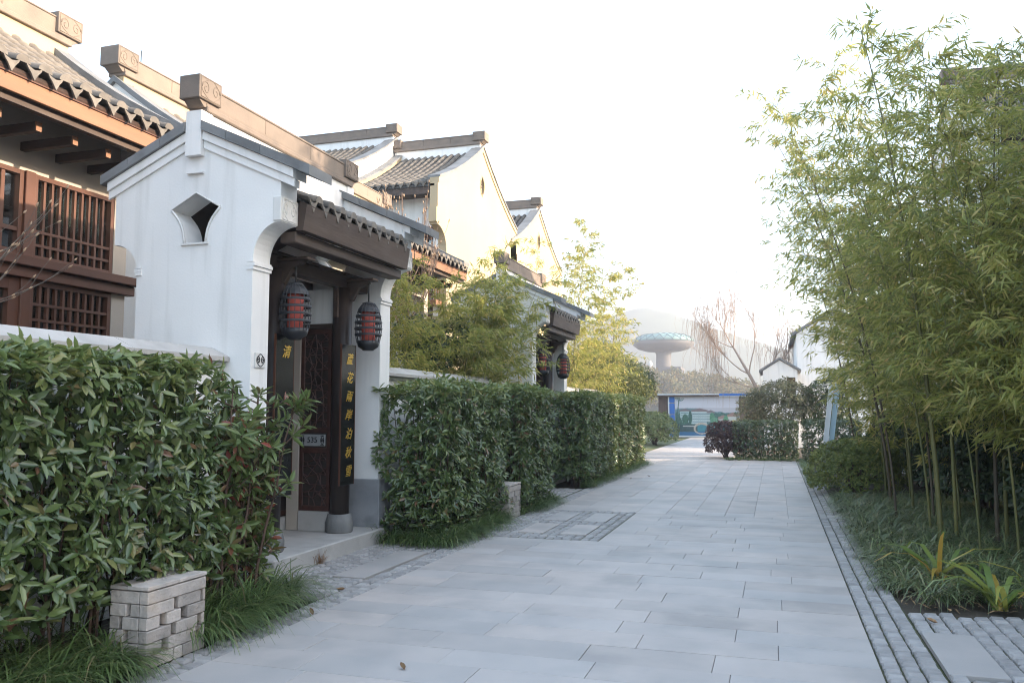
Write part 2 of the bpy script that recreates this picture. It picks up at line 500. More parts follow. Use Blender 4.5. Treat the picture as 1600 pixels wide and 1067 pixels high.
def np_mesh(name, V, F, mt, lv=None, off=(0, 0, 0), smooth=False):
    """mesh from numpy arrays; F (n,k) all faces with k corners; lv per-vertex value"""
    me = bpy.data.meshes.new(name)
    V = np.asarray(V, dtype=np.float64) - np.asarray(off, dtype=np.float64)
    F = np.asarray(F, dtype=np.int32)
    k = F.shape[1]
    me.vertices.add(len(V))
    me.vertices.foreach_set('co', V.astype(np.float32).ravel())
    me.loops.add(F.size)
    me.loops.foreach_set('vertex_index', F.ravel())
    me.polygons.add(len(F))
    me.polygons.foreach_set('loop_start', np.arange(0, F.size, k, dtype=np.int32))
    me.polygons.foreach_set('loop_total', np.full(len(F), k, dtype=np.int32))
    if smooth:
        me.polygons.foreach_set('use_smooth', np.ones(len(F), dtype=bool))
    if lv is not None:
        a = me.attributes.new('lv', 'FLOAT', 'POINT')
        a.data.foreach_set('value', np.asarray(lv, dtype=np.float32))
    me.update(calc_edges=True)
    me.materials.append(mt)
    return me


def unit(a):
    return a / np.maximum(np.linalg.norm(a, axis=-1, keepdims=True), 1e-9)


def leaf_arrays(P, D, Nn, L, W, fold=0.25, droop=0.15):
    """leaves with a midrib fold: base, two pairs of sides with the rib between, tip"""
    P, D = np.asarray(P, float), unit(np.asarray(D, float))
    Nn = np.asarray(Nn, float)
    Nn = unit(Nn - D * (Nn * D).sum(-1, keepdims=True))
    S = np.cross(D, Nn)
    n = len(P)
    L = np.broadcast_to(np.asarray(L, float), (n,))[:, None]
    W = np.broadcast_to(np.asarray(W, float), (n,))[:, None]
    vs = [P]
    for (u, k) in ((.34, .92), (.70, .80)):
        mid = P + D * L * u - Nn * L * droop * u * u
        vs += [mid + S * W * .5 * k + Nn * W * fold * .5, mid - Nn * W * fold * .4, mid - S * W * .5 * k + Nn * W * fold * .5]
    vs.append(P + D * L - Nn * L * droop)
    V = np.stack(vs, 1).reshape(-1, 3)
    b = np.arange(n)[:, None] * 8
    T = [(0, 2, 1), (0, 3, 2), (1, 2, 5), (1, 5, 4), (2, 3, 6), (2, 6, 5), (4, 5, 7), (5, 6, 7)]
    F = np.concatenate([b + np.array([t]) for t in T], 1).reshape(-1, 3)
    return V, F


def kite_arrays(P, D, Nn, L, W, droop=0.2):
    P, D = np.asarray(P, float), unit(np.asarray(D, float))
    Nn = unit(Nn - D * (Nn * D).sum(-1, keepdims=True))
    S = np.cross(D, Nn)
    n = len(P)
    L = np.broadcast_to(np.asarray(L, float), (n,))[:, None]
    W = np.broadcast_to(np.asarray(W, float), (n,))[:, None]
    mid = P + D * L * 0.35
    V = np.stack([P, mid + S * W * .5, P + D * L - Nn * L * droop, mid - S * W * .5], 1).reshape(-1, 3)
    b = np.arange(n)[:, None] * 4
    F = np.concatenate([b + np.array([[0, 3, 1]]), b + np.array([[1, 3, 2]])], 1).reshape(-1, 3)
    return V, F


def blade_arrays(P, D, L, W, bend, seg=4):
    """arching grass blades: start upwards along D, then bow over by 'bend'"""
    P = np.asarray(P, float)
    n = len(P)
    D = unit(np.asarray(D, float))
    H = D.copy(); H[:, 2] = 0
    H = unit(H + 1e-6)
    S = np.cross(H, np.array([[0, 0, 1.0]]))
    L = np.broadcast_to(np.asarray(L, float), (n,))
    W = np.broadcast_to(np.asarray(W, float), (n,))
    bend = np.broadcast_to(np.asarray(bend, float), (n,))
    a0 = np.arctan2(D[:, 2], np.linalg.norm(D[:, :2], axis=1))
    pts = [P]
    p = P.copy()
    for i in range(seg):
        a = a0 - bend * ((i + 0.5) / seg) ** 1.2
        st = (L / seg)[:, None]
        p = p + (H * np.cos(a)[:, None] + np.array([[0, 0, 1.0]]) * np.sin(a)[:, None]) * st
        pts.append(p)
    prof = [0.7, 1.0, 0.9, 0.65, 0.12][:seg + 1] if seg == 4 else np.linspace(1, 0.15, seg + 1)
    V = []
    for i, q in enumerate(pts):
        V.append(q + S * (W * prof[i] * .5)[:, None])
        V.append(q - S * (W * prof[i] * .5)[:, None])
    V = np.stack(V, 1)
    k = V.shape[1]
    b = np.arange(n)[:, None] * k
    F = np.concatenate([b + np.array([[2 * i, 2 * i + 1, 2 * i + 3, 2 * i + 2]]) for i in range(seg)], 1).reshape(-1, 4)
    return V.reshape(-1, 3), F, k


def rand_unit(n):
    return unit(rng.normal(size=(n, 3)))


def in_view(P):
    """rough test: which points fall inside the photograph's frame"""
    a = R_(17.49); p = R_(4.683)
    f = np.array([-math.sin(a) * math.cos(p), math.cos(a) * math.cos(p), math.sin(p)])
    r = np.array([math.cos(a), math.sin(a), 0])
    u = np.cross(r, f)
    q = np.asarray(P) - np.array([0, 0, 1.5])
    d = q @ f
    x = q @ r / np.maximum(d, .01) * 1300
    y = q @ u / np.maximum(d, .01) * 1300
    return (d > 0.3) & (abs(x) < 800) & (abs(y) < 533), d

# ================================================================== THE SETTING
g = MB().box(-900, 900, -60, 950, -2.0, -0.05)
tag(g.build('ground', M['soil']), kind='structure')

# ---- road of sawn stone slabs
tag(MB().box(-3.27, 0.55, -45, -3.002, -0.04, 0).build('road_behind', M['slab']), kind='structure')
road = tag(MB().box(-3.27, 0.55, -3, 26.05, -0.04, -0.010).build('road', M['joint']), kind='structure')
far_road = MB().box(-4.4, -1.28, 26.06, 46.0, -0.04, -0.010)
far_road.box(-3.9, -3.28, 21.2, 26.05, -0.04, -0.0105)


def slab_piece(x0, x1, y0, y1, dz, name='slab', parent=None, mt='slab', coll=None, gap=0.0016, thick=0.05, bev=0.0022):
    if coll is not None:
        coll.append((x0 + gap, x1 - gap, y0 + gap, y1 - gap, dz))
        return
    MB().box(x0 + gap, x1 - gap, y0 + gap, y1 - gap, dz - thick, dz, bev).build(name, M[mt], parent, own=True)


def merged(pieces, name, mt, parent, thick=0.05, bev=0.0022):
    m = MB()
    lv = []
    for (x0, x1, y0, y1, z) in pieces:
        n = len(m.v)
        m.box(x0, x1, y0, y1, z - thick, z, bev)
        lv += [random.random()] * (len(m.v) - n)
    base = wloc(parent)
    me = m.mesh(name, M[mt], base)
    a = me.attributes.new('lv', 'FLOAT', 'POINT')
    a.data.foreach_set('value', lv)
    o = link_mesh(name, me, parent)
    o['kind'] = 'stuff'
    return o


rest = []
PATCH = (-3.27, -1.97, 9.52, 12.30)
y = -3.0
rowi = 0
while y < 12.3 - 0.02:
    d = min(0.335 + random.uniform(-0.03, 0.03), 12.3 - y)
    if 12.3 - (y + d) < 0.12: d = 12.3 - y
    xl = -3.27 if not (y + d > PATCH[2] + 0.02) else PATCH[1]
    # rows that touch the patch start exactly at its edge
    if y < PATCH[2] < y + d:
        d = PATCH[2] - y
        if d < 0.1:
            y = PATCH[2]; continue
        xl = -3.27
    x = xl
    first = True
    while x < 0.55 - 0.01:
        L = random.choice((0.86, 0.9, 0.9, 1.02, 0.78))
        if first: L *= random.uniform(0.3, 1.0); first = False
        if 0.55 - (x + L) < 0.28: L = 0.55 - x
        slab_piece(x, x + L, y, y + d, random.uniform(-0.0015, 0.0015), parent=road, coll=rest if (y + d < 2.6) else None)
        x += L
    y += d
    rowi += 1
# beyond the cobbled patch the slabs turn and run along the road
xs = [-3.27]
while xs[-1] < 0.55 - 0.02:
    w = random.choice((0.40, 0.43, 0.46))
    nx = xs[-1] + w
    if 0.55 - nx < 0.22: nx = 0.55
    xs.append(nx)
for i in range(len(xs) - 1):
    y = 12.3
    L = random.uniform(0.3, 0.85)
    while y < 26.04:
        if 26.05 - (y + L) < 0.3: L = 26.05 - y
        slab_piece(xs[i], xs[i + 1], y, y + L, random.uniform(-0.0015, 0.0015), parent=road)
        y += L
        L = random.choice((0.6, 0.75, 0.85, 0.9))
merged(rest, 'near_slabs', 'slab', road)
fr = tag(far_road.build('road_end', M['joint']), kind='structure')
rest = []
y = 26.06
while y < 45.9:
    x = -4.4
    while x < -1.29:
        L = min(random.choice((0.8, 0.9, 1.0)), -1.28 - x)
        rest.append((x + .004, x + L - .004, y + .004, y + 0.45 - .004, random.uniform(-.001, .001)))
        x += L
    y += 0.45
y = 21.2
while y < 26.0:
    rest.append((-3.9 + .004, -3.284, y + .004, min(y + 0.6, 26.05) - .004, 0))
    y += 0.6
merged(rest, 'far_slabs', 'slab', fr)

# ---- cobble strips and aprons
def cobble_set(parent, zones, holes, limit=300, lift=0.0):
    P = []
    for (x0, x1, y0, y1, c) in zones:
        nx = max(1, int(round((x1 - x0) / c)))
        cx = (x1 - x0) / nx
        for i in range(nx):
            yy = y0 + random.uniform(0, 0.03)
            while yy < y1 - 0.05:
                cy = random.uniform(0.096, 0.128)
                a = (x0 + i * cx + 0.004 + random.uniform(0, .004), x0 + (i + 1) * cx - 0.004 - random.uniform(0, .004), yy + 0.010, yy + cy - 0.009 + random.uniform(0, .003))
                yy += cy
                if any(a[1] > h[0] + .01 and a[0] < h[1] - .01 and a[3] > h[2] + .03 and a[2] < h[3] - .03 for h in holes):
                    continue
                P.append((*a, lift + random.uniform(-0.006, 0.004)))
    C = np.array([((p[0] + p[1]) / 2, (p[2] + p[3]) / 2, 0) for p in P])
    ok, d = in_view(C)
    key = np.where(ok, d, 1e6)
    order = np.argsort(key)
    own = set(order[:limit].tolist())
    base = wloc(parent)
    um = MB().box(-.5, .5, -.5, .5, -0.05, 0.0)
    um = MB()
    um.add([(-.5, -.5, -.05), (.5, -.5, -.05), (.5, .5, -.05), (-.5, .5, -.05), (-.49, -.49, -.016), (.49, -.49, -.016), (.49, .49, -.016), (-.49, .49, -.016), (-.38, -.32, 0), (.37, -.34, 0), (.38, .34, 0), (-.36, .33, 0)],
           [(0, 1, 5, 4), (1, 2, 6, 5), (2, 3, 7, 6), (3, 0, 4, 7), (4, 5, 9, 8), (5, 6, 10, 9), (6, 7, 11, 10), (7, 4, 8, 11), (8, 9, 10, 11)])
    mesh = um.mesh('cobble', M['cobble'])
    others = MB(); lv = []
    for i, p in enumerate(P):
        cx, cy, sx, sy, z = (p[0] + p[1]) / 2, (p[2] + p[3]) / 2, p[1] - p[0], p[3] - p[2], p[4]
        rot = random.uniform(-.05, .05)
        if i in own:
            o = link_mesh('cobble', mesh, parent, Vector((cx, cy, z)) - base)
            o.scale = (sx, sy, 1)
            o.rotation_euler = (random.uniform(-.02, .02), random.uniform(-.02, .02), rot)
        else:
            n = len(others.v)
            others.add([(cx + q[0] * sx, cy + q[1] * sy, z + q[2]) for q in um.v], um.f)
            lv += [random.random()] * (len(others.v) - n)
    me = others.mesh('far_cobbles', M['cobble'], base)
    a = me.attributes.new('lv', 'FLOAT', 'POINT'); a.data.foreach_set('value', lv)
    o = link_mesh('far_cobbles', me, parent); o['kind'] = 'stuff'


rc = tag(MB().box(0.555, 0.90, -3, 26.0, -0.045, -0.028).box(0.905, 4.2, -3, 6.98, -0.045, -0.0285).build('cobble_path', M['moss']), kind='structure')
cobble_set(rc, [(0.56, 0.89, 3.0, 25.9, 0.11), (0.90, 3.2, 3.0, 6.96, 0.112)], [(0.90, 1.2286, 5.40, 6.33)])
slab_piece(0.905, 1.224, 5.39, 6.34, 0.004, name='inset_slab', parent=rc)
slab_piece(0.66, 0.90, 12.5, 12.85, 0.002, name='inset_slab', parent=rc)
slab_piece(0.92, 1.25, 15.0, 15.35, 0.002, name='inset_slab', parent=rc)
lc = tag(MB().box(-3.52, -3.275, -3, 21.2, -0.045, -0.028).box(-4.34, -3.525, 6.0, 8.8, -0.045, -0.0285).build('cobble_kerb', M['moss']), kind='structure')
ST = [(-3.0467, -2.7267, 9.9, 10.75), (-3.0467, -2.7267, 11.1, 12.0), (-2.5133, -2.1933, 9.9, 10.75), (-2.5133, -2.1933, 11.1, 12.0)]
pc = tag(MB().box(-3.27, -1.97, 9.52, 12.3, -0.0095, -0.006).build('cobble_panel', M['moss']), kind='structure')
cobble_set(lc, [(-3.51, -3.28, 2.6, 21.1, 0.115), (-4.32, -3.53, 6.02, 8.75, 0.112), ], [(-3.8686, -3.53, 6.85, 8.25)])
cobble_set(pc, [(-3.26, -1.98, 9.53, 12.29, 0.107)], ST, limit=300, lift=.010)
slab_piece(-3.862, -3.535, 6.84, 8.26, 0.004, name='inset_slab', parent=lc)
for s_ in ST:
    slab_piece(*s_, 0.012, name='inset_slab', parent=pc)
# entry of the second gate: small setts between two hedges
e2 = tag(MB().box(-4.4, -3.53, 13.5, 15.75, -0.04, -0.012).build('entry_paving', M['moss']), kind='structure')
cobble_set(e2, [(-4.38, -3.54, 13.55, 15.7, 0.115)], [], limit=120)
# beds and lawns
bed = MB()
def mound(x0, x1, y0, y1, h, nx, ny):
    m = MB(); vs = []; fs = []
    for j in range(ny + 1):
        for i in range(nx + 1):
            u, v = i / nx, j / ny
            e = min(1, 5 * min(u, 1 - u)) * min(1, 5 * min(v, 1 - v))
            vs.append((x0 + (x1 - x0) * u, y0 + (y1 - y0) * v, -0.045 + (h + 0.045) * e + random.uniform(-.012, .012) * e))
    for j in range(ny):
        for i in range(nx):
            a = j * (nx + 1) + i
            fs.append((a, a + 1, a + nx + 2, a + nx + 1))
    return m.add(vs, fs, True)
tag(mound(0.88, 8.0, 7.0, 26.0, 0.06, 40, 90).build('planting_bed', M['soil']), kind='structure')
tag(mound(-12, -4.45, 24, 46, 0.05, 10, 20).build('lawn', M['lawn']), kind='structure')
tag(mound(-9, 6, 45.9, 60, 0.08, 12, 10).build('grass_verge', M['lawn']), kind='structure')

# ---- mountain behind everything
def mountain(name, cx, cy, prof, depth, mt, seed):
    r = np.random.default_rng(seed)
    nx, ny = 120, 24
    xs = np.linspace(prof[0][0], prof[-1][0], nx)
    hz = np.interp(xs, [p[0] for p in prof], [p[1] for p in prof])
    rough = np.convolve(r.normal(size=nx + 8), np.ones(5) / 5, 'valid')[:nx]
    V = []
    for j in range(ny):
        v = j / (ny - 1)
        k = math.sin(math.pi * v) ** 0.8
        nzr = np.convolve(r.normal(size=nx + 8), np.ones(5) / 5, 'valid')[:nx]
        V.append(np.stack([cx + xs, np.full(nx, cy - depth / 2 + depth * v), np.maximum(hz * k + rough * 1.2 * k + nzr * 1.2 * k, -1.5)], 1))
    V = np.concatenate(V)
    F = [(j * nx + i, j * nx + i + 1, (j + 1) * nx + i + 1, (j + 1) * nx + i) for j in range(ny - 1) for i in range(nx - 1)]
    o = link_mesh(name, np_mesh(name, V, F, mt, off=(cx, cy, 0), smooth=True), None, (cx, cy, 0))
    return tag(o, kind='structure')
mountain('mountain', -84, 560, [(-330, 0), (-230, 16), (-150, 26), (-95, 40), (-50, 60), (-14, 67), (4, 71), (18, 67), (40, 58), (70, 46), (110, 33), (160, 20), (230, 10), (330, 0)], 160, M['hillside'], 3)
mountain('knoll', -36, 218, [(-60, 0), (-36, 5.5), (-14, 9.5), (0, 10.0), (11, 9.0), (22, 6.2), (34, 3.6), (60, 0)], 60, M['hillside'], 5)

# ================================================================== GATEHOUSE
def arc(cx, cz, rx, rz, t0, t1, n=10):
    return [(cx + rx * math.cos(R_(t0 + (t1 - t0) * i / n)), cz + rz * math.sin(R_(t0 + (t1 - t0) * i / n))) for i in range(n + 1)]

YN, YP, YQ, YF = 6.29, 6.55, 8.81, 9.07      # gable walls: near YN-YP, far YQ-YF
XR = -5.03                                    # ridge
SL = 0.455
def vz(x, top=4.18): return top - SL * abs(x - XR)

def barrel(m, p0, p1, r, segs=5, sides=5, w=(0, 1, 0), taper=0.12):
    """row of overlapping half-round tiles from eave p0 to ridge p1; w = direction across"""
    p0, p1, w = Vector(p0), Vector(p1), Vector(w)
    t = (p1 - p0)
    L = t.length
    t.normalize()
    up = w.cross(t)
    if up.z < 0: up = -up
    for i in range(segs):
        a = p0 + t * (L * i / segs); b = p0 + t * (L * (i + 1.12) / segs)
        vs = []
        for q, rr, lift in ((a, r, r * .28), (b, r * (1 - taper), 0)):
            for k in range(sides + 1):
                an = math.pi * k / sides
                vs.append(q + w * (rr * math.cos(an)) + up * (rr * math.sin(an) + lift * .5))
        n = sides + 1
        fs = [(k, k + 1, n + k + 1, n + k) for k in range(sides)] + [tuple(range(n - 1, -1, -1))]
        m.add(vs, fs, True)

def drip_mesh():
    """pointed drip tile: curved plate hanging below the eave, local +X outwards, Y across"""
    m = MB()
    prof = [(-.075, .035), (-.06, .0), (-.035, -.03), (0, -.095), (.035, -.03), (.06, .0), (.075, .035), (.04, .012), (0, .0), (-.04, .012)]
    a = [(0.012 + 0.02 * (0.035 - z), y, z) for (y, z) in prof]
    b = [(-0.006 + 0.02 * (0.035 - z), y, z) for (y, z) in prof]
    n = len(prof)
    m.add(a + b, [tuple(range(n)), tuple(range(2 * n - 1, n - 1, -1))] + [(i, n + i, n + (i + 1) % n, (i + 1) % n) for i in range(n)])
    # the trough that runs back under the roof
    tv, tf = [], []
    for x in (0.0, -0.22):
        for k in range(6):
            an = math.pi + math.pi * k / 5
            tv.append((x, .078 * math.cos(an), .045 + .05 * math.sin(an) - x * .3))
    tf = [(k, k + 1, 7 + k, 6 + k) for k in range(5)]
    m.add(tv, tf, True)
    return m.mesh('drip_tile', M['tile'])

def cover_mesh():
    """half-round cover tile end with a flower disc"""
    m = MB()
    n = 8
    vs = []
    for x, r in ((0.03, .066), (-.2, .058)):
        for k in range(n + 1):
            an = math.pi * k / n
            vs.append((x, r * math.cos(an), r * math.sin(an) - x * .3))
    fs = [(k, k + 1, n + 2 + k, n + 1 + k) for k in range(n)]
    m.add(vs, fs, True)
    m.add([(0.03, .066 * math.cos(math.pi * k / n), .066 * math.sin(math.pi * k / n) - .009) for k in range(n + 1)], [tuple(range(n + 1))])
    return m.mesh('cover_tile', M['tile'])

DRIP, COVER = drip_mesh(), cover_mesh()

def eave_tiles(parent, xe, ze, y0, y1, pitch, sgn=1, s=1.0, drop=0.0):
    base = wloc(parent)
    n = int(round((y1 - y0) / pitch))
    pt = (y1 - y0) / n
    for i in range(n):
        o = link_mesh('drip_tile', DRIP, parent, Vector((xe, y0 + (i + .5) * pt, ze)) - base)
        o.scale = (s, s * pt / .226, s)
        o.rotation_euler = (random.uniform(-.04, .04), random.uniform(-.05, .05), 0 if sgn > 0 else math.pi)
        if i:
            o = link_mesh('cover_tile', COVER, parent, Vector((xe - .02 * sgn, y0 + i * pt, ze + .035 * s)) - base)
            o.scale = (s, s * pt / .226, s)
            o.rotation_euler = (random.uniform(-.05, .05), random.uniform(-.04, .04), 0 if sgn > 0 else math.pi)
    return pt

def scroll(m, cx, cz, w, h, f, t=0.006, r=0.006):
    """carved cloud scroll relief as thin raised tubes; f maps (a,b) in the face plane to 3-D"""
    for sgn in (-1, 1):
        pts = []
        for i in range(15):
            a = i / 14 * 3.6 * math.pi / 1.4
            rr = (1 - i / 18)
            pts.append(f(cx + sgn * (w * .22) + sgn * w * .17 * rr * math.cos(a), cz + h * .32 * rr * math.sin(a)))
        m.tube(pts, r, 4)
    pts = [f(cx + w * .42 * math.cos(2 * math.pi * i / 18), cz + h * .42 * math.sin(2 * math.pi * i / 18) * (1 + .12 * math.cos(4 * math.pi * i / 9))) for i in range(19)]
    m.tube(pts, r * .8, 4)

def ridge_beam(parent, xr, y0, y1, z0, wide, mt_w='plaster', s=1.0, blocks=True, near=True, far=True):
    """white neck, stepped moulding, brick band and carved end blocks; z0 = bottom of the neck"""
    w = wide * s
    MB().box(xr - w * .42, xr + w * .42, y0 + .05, y1 - .05, z0, z0 + .14 * s).build('ridge_neck', M[mt_w], parent)
    m = MB().box(xr - w * .62, xr + w * .62, y0 + .03, y1 - .03, z0 + .142 * s, z0 + .195 * s, .008)
    m.box(xr - w * .54, xr + w * .54, y0 + .035, y1 - .035, z0 + .197 * s, z0 + .222 * s)
    m.build('ridge_moulding', M['ridge'], parent)
    zb, zt = z0 + .224 * s, z0 + .40 * s
    n = max(2, int(round((y1 - y0) / 0.95)))
    for i in range(n):
        a = y0 + .1 + (y1 - y0 - .2) * i / n; b = y0 + .1 + (y1 - y0 - .2) * (i + 1) / n
        MB().box(xr - w * .46, xr + w * .46, a + .002, b - .002, zb, zt - .02, .006).build('ridge_brick', M['ridge'], parent, own=True)
    MB().box(xr - w * .5, xr + w * .5, y0 + .1, y1 - .1, zt - .019, zt + .005, .006).build('ridge_capping', M['ridge'], parent)
    for (on, ya, yb) in ((near, y0 - .10 * s, y0 + .22 * s), (far, y1 - .22 * s, y1 + .10 * s)):
        if not on: continue
        b = MB().box(xr - w * .66, xr + w * .66, ya, yb, zb + .012, zt + .055 * s, .006)
        out = ya if ya < y0 else yb
        s2 = 1 if ya < y0 else -1
        b.prism([(out + s2 * .03, zb + .010), (out + s2 * .16 * s, zb + .010), (out + s2 * .16 * s, zb - .045 * s), (out + s2 * .10 * s, zb - .045 * s)], 'x', xr - w * .5, xr + w * .5)
        o = b.build('end_block', M['ridge'], parent, own=True)
        yc, zc = (ya + yb) / 2, (zb + zt + .067 * s) / 2
        for sx in (1, -1):
            rl = MB()
            f = lambda a, c, sx=sx: (xr + sx * (w * .66 + .001), yc + a, zc + c)
            scroll(rl, 0, 0, (yb - ya), (zt - zb) + .04, f, r=.0045 * s)
            e = [(-.44, -.42), (.44, -.42), (.44, .42), (-.44, .42), (-.44, -.42)]
            rl.tube([f(p[0] * (yb - ya), p[1] * (zt - zb + .05 * s)) for p in e], .005 * s, 4)
            # relief is a child of its block
            link_mesh('carving', rl.mesh('carving', M['ridge'], wloc(o)), o)

def diamond():
    top = (-5.02, 3.485); lf = (-5.285, 3.335); rt = (-4.755, 3.335)
    bl, br = (-5.135, 3.02), (-4.915, 3.02)
    L = []
    for i in range(7):
        t = i / 6
        x = lf[0] + (bl[0] - lf[0]) * t; z = lf[1] + (bl[1] - lf[1]) * t
        k = math.sin(math.pi * t) * .035
        L.append((x + k, z + k * .4))
    Rr = [(2 * top[0] - p[0], p[1]) for p in L]
    return [top] + L + Rr[::-1]

def gatehouse(label):
    root = thing('gatehouse', (XR, YN, 0), label, 'gatehouse')
    # -- gable walls with a curtain-shaped opening
    prof = [(-4.40, 0), (-4.40, 2.82)] + arc(-4.13, 2.83, .27, .33, 180, 90, 10)[1:] + [(-4.13, vz(-4.13) - .10)]
    prof += [(XR, vz(XR) - .10), (-5.93, vz(-5.93) - .10), (-5.93, 3.05)] + arc(-5.93, 2.78, .27, .27, 90, 0, 8) + [(-5.66, 0)]
    for (ya, yb, out) in ((YN, YP, -1), (YQ, YF, 1)):
        w = holed_wall(prof, [diamond()], ya, yb, 'gable_wall', M['plaster'], root)
        fy = ya if out < 0 else yb
        # raised lip round the opening
        lip = MB()
        d = diamond()
        lip.tube([(p[0], fy + out * .004, p[1]) for p in d[1:8]], .012, 5)
        lip.tube([(p[0], fy + out * .004, p[1]) for p in d[8:]], .012, 5)
        lip.tube([(p[0], fy + out * .004, p[1]) for p in (d[14], d[0], d[1])], .009, 5)
        lip.box(d[7][0] - .03, d[8][0] + .03, fy + out * .02, fy + .0005 * out, d[7][1] - .02, d[7][1] - .002)
        link_mesh('window_lip', lip.mesh('window_lip', M['relief'], wloc(w)), w)
        # stepped white rake mouldings and grey cap stones
        mo = MB()
        for (dz0, dz1, pr) in ((-.25, -.175, .022), (-.172, -.092, .045)):
            for sx in (-1, 1):
                xe = -3.98 if sx > 0 else -6.0
                xa = XR + sx * .09
                a, b = fy + out * pr, fy - out * .002
                mo.prism([(xa, vz(xa) + dz0), (xe, vz(xe) + dz0), (xe, vz(xe) + dz1), (xa, vz(xa) + dz1)], 'y', min(a, b), max(a, b))
        # the mouldings return over the front and rear ends
        for (dz0, dz1, xo) in ((-.25, -.175, .03), (-.172, -.092, .10)):
            mo.prism([(-4.132, vz(-4.13) + dz0), (-4.13 + xo, vz(-4.13 + xo) + dz0), (-4.13 + xo, vz(-4.13 + xo) + dz1), (-4.132, vz(-4.13) + dz1)], 'y', ya + .003, yb - .003)
        mo.build('rake_moulding', M['plaster'], root)
        for sx in (-1, 1):
            ends = [XR + sx * .088, XR + sx * .36, XR + sx * .72, (-3.80 if sx > 0 else -6.06)]
            for i in range(3):
                xa, xe = ends[i] + sx * .002, ends[i + 1] - sx * .002
                MB().prism([(xa, vz(xa) - .089), (xe, vz(xe) - .089), (xe, vz(xe)), (xa, vz(xa))], 'y', min(fy + out * .075, (ya if out > 0 else yb) - out * .05), max(fy + out * .075, (ya if out > 0 else yb) - out * .05)).build('cap_stone', M['cap'], root, own=True)
        # king post under the ridge
        kp = MB().box(XR - .085, XR + .085, fy + out * .06, fy - out * .1, vz(XR) - .36, 4.24)
        kp.box(XR - .085, XR + .085, fy + out * .035, fy + .0005, 3.66, 3.675)
        kp.build('king_post', M['plaster'], root)
        # arch shoulder bands, relief block and plinth of the street pillar
        sb, sb2 = MB(), MB()
        for z0, z1, o_ in ((2.745, 2.775, .014), (2.778, 2.806, .026), (2.809, 2.825, .012)):
            sb.box(-4.46, -4.40 + o_, ya - .012, yb + .012, z0, z1)
            sb2.box(-5.66 - o_, -5.60, ya - .012, yb + .012, z0, z1)
        sb.build('shoulder_band', M['plaster'], root)
        sb2.build('shoulder_band', M['plaster'], root)
        rb = MB().box(-4.20, -4.118, ya - .012, yb + .012, 3.165, 3.385, .006)
        o = rb.build('relief_block', M['relief'], root, own=True)
        rl = MB()
        f = lambda a, c: (-4.117, (ya + yb) / 2 + a, 3.275 + c)
        e = [(-.40, -.42), (.40, -.42), (.40, .42), (-.40, .42), (-.40, -.42)]
        rl.tube([f(p[0] * .27, p[1] * .22) for p in e], .006, 4)
        scroll(rl, 0, 0, .26, .20, f, r=.006)
        link_mesh('carving', rl.mesh('carving', M['relief'], wloc(o)), o)
        MB().box(-5.70, -4.378, ya - .02, yb + .02, -.02, .70, .008).build('plinth', M['granite'], root)
    # small dark-and-white relief tile on the near street pillar
    tl = MB().box(-4.40, -4.385, 6.345, 6.495, 1.875, 2.005).build('relief_tile', M['relief'], root, own=True)
    rl = MB()
    f = lambda a, c: (-4.384, 6.42 + a, 1.94 + c)
    scroll(rl, 0, 0, .14, .12, f, r=.006)
    link_mesh('carving', rl.mesh('carving', M['ink'], wloc(tl)), tl)
    # -- platform
    MB().box(-6.6, -4.30, YP + .022, YQ - .022, -.02, .155, .012).build('step', M['step'], root)
    # -- columns on stone drums
    for yc in (6.97, 8.33):
        c = MB().lathe([(.108, .34), (.108, 2.86)], -4.63, yc, 20).build('column', M['dark_wood'], root)
        d = MB().lathe([(.142, .155), (.150, .17), (.153, .26), (.148, .28), (.128, .355), (.105, .357)], -4.63, yc, 20)
        d.build('column_drum', M['drum'], root)
    # -- main beam, brackets with lantern plates
    MB().box(-4.70, -4.56, YP, YQ, 2.862, 3.0, .012).build('tie_beam', M['beam_wood'], root)
    MB().box(-4.72, -4.54, YP, YQ, 3.003, 3.03, .006).build('beam_plate', M['beam_wood'], root)
    for yc in (6.97, 8.33):
        b = MB().prism([(-4.56, 2.70), (-4.50, 2.72), (-4.42, 2.86), (-4.30, 2.905), (-4.30, 2.93), (-4.56, 2.93)], 'y', yc - .03, yc + .03)
        b.build('bracket', M['beam_wood'], root)
        MB().box(-4.58, -4.22, yc - .07, yc + .07, 2.932, 2.96, .006).build('bracket_plate', M['beam_wood'], root)
        for dy in (-.165, .135):
            MB().box(-4.66, -4.60, yc + dy, yc + dy + .03, 2.52, 2.86, .005).build('hanging_strip', M['beam_wood'], root)
    # -- porch roof structure: purlins, rafters, soffit, fascia
    MB().box(-4.30, -4.135, YP + .002, YQ - .002, 3.02, 3.125, .01).build('eave_beam', M['beam_wood'], root)
    MB().prism([(-4.135, 3.13), (-4.06, 3.13), (-4.025, 3.37), (-4.10, 3.40)], 'y', YP + .003, YQ - .003).build('fascia_board', M['beam_wood'], root)
    MB().prism([(-4.14, 3.36), (-4.14, 3.385), (XR, 3.84), (XR, 3.81)], 'y', YP + .004, YQ - .004).build('soffit', M['soffit_wood'], root)
    MB().prism([(-5.92, 3.40), (-5.92, 3.425), (XR - .002, 3.84), (XR - .002, 3.81)], 'y', YP + .004, YQ - .004).build('soffit', M['soffit_wood'], root)
    for k in range(9):
        yy = YP + .2 + k * .235
        MB().prism([(-4.15, 3.30), (-4.15, 3.355), (XR, 3.805), (XR, 3.75)], 'y', yy - .03, yy + .03).build('rafter', M['soffit_wood'], root, own=True)
    MB().tube([(XR, YP, 3.70), (XR, YQ, 3.70)], .075, 12).build('purlin', M['soffit_wood'], root)
    # -- tiled slopes
    tm = MB()
    tm.prism([(-4.08, 3.395), (-4.08, 3.41), (XR, 3.875), (XR, 3.86)], 'y', YP + .005, YQ - .005)
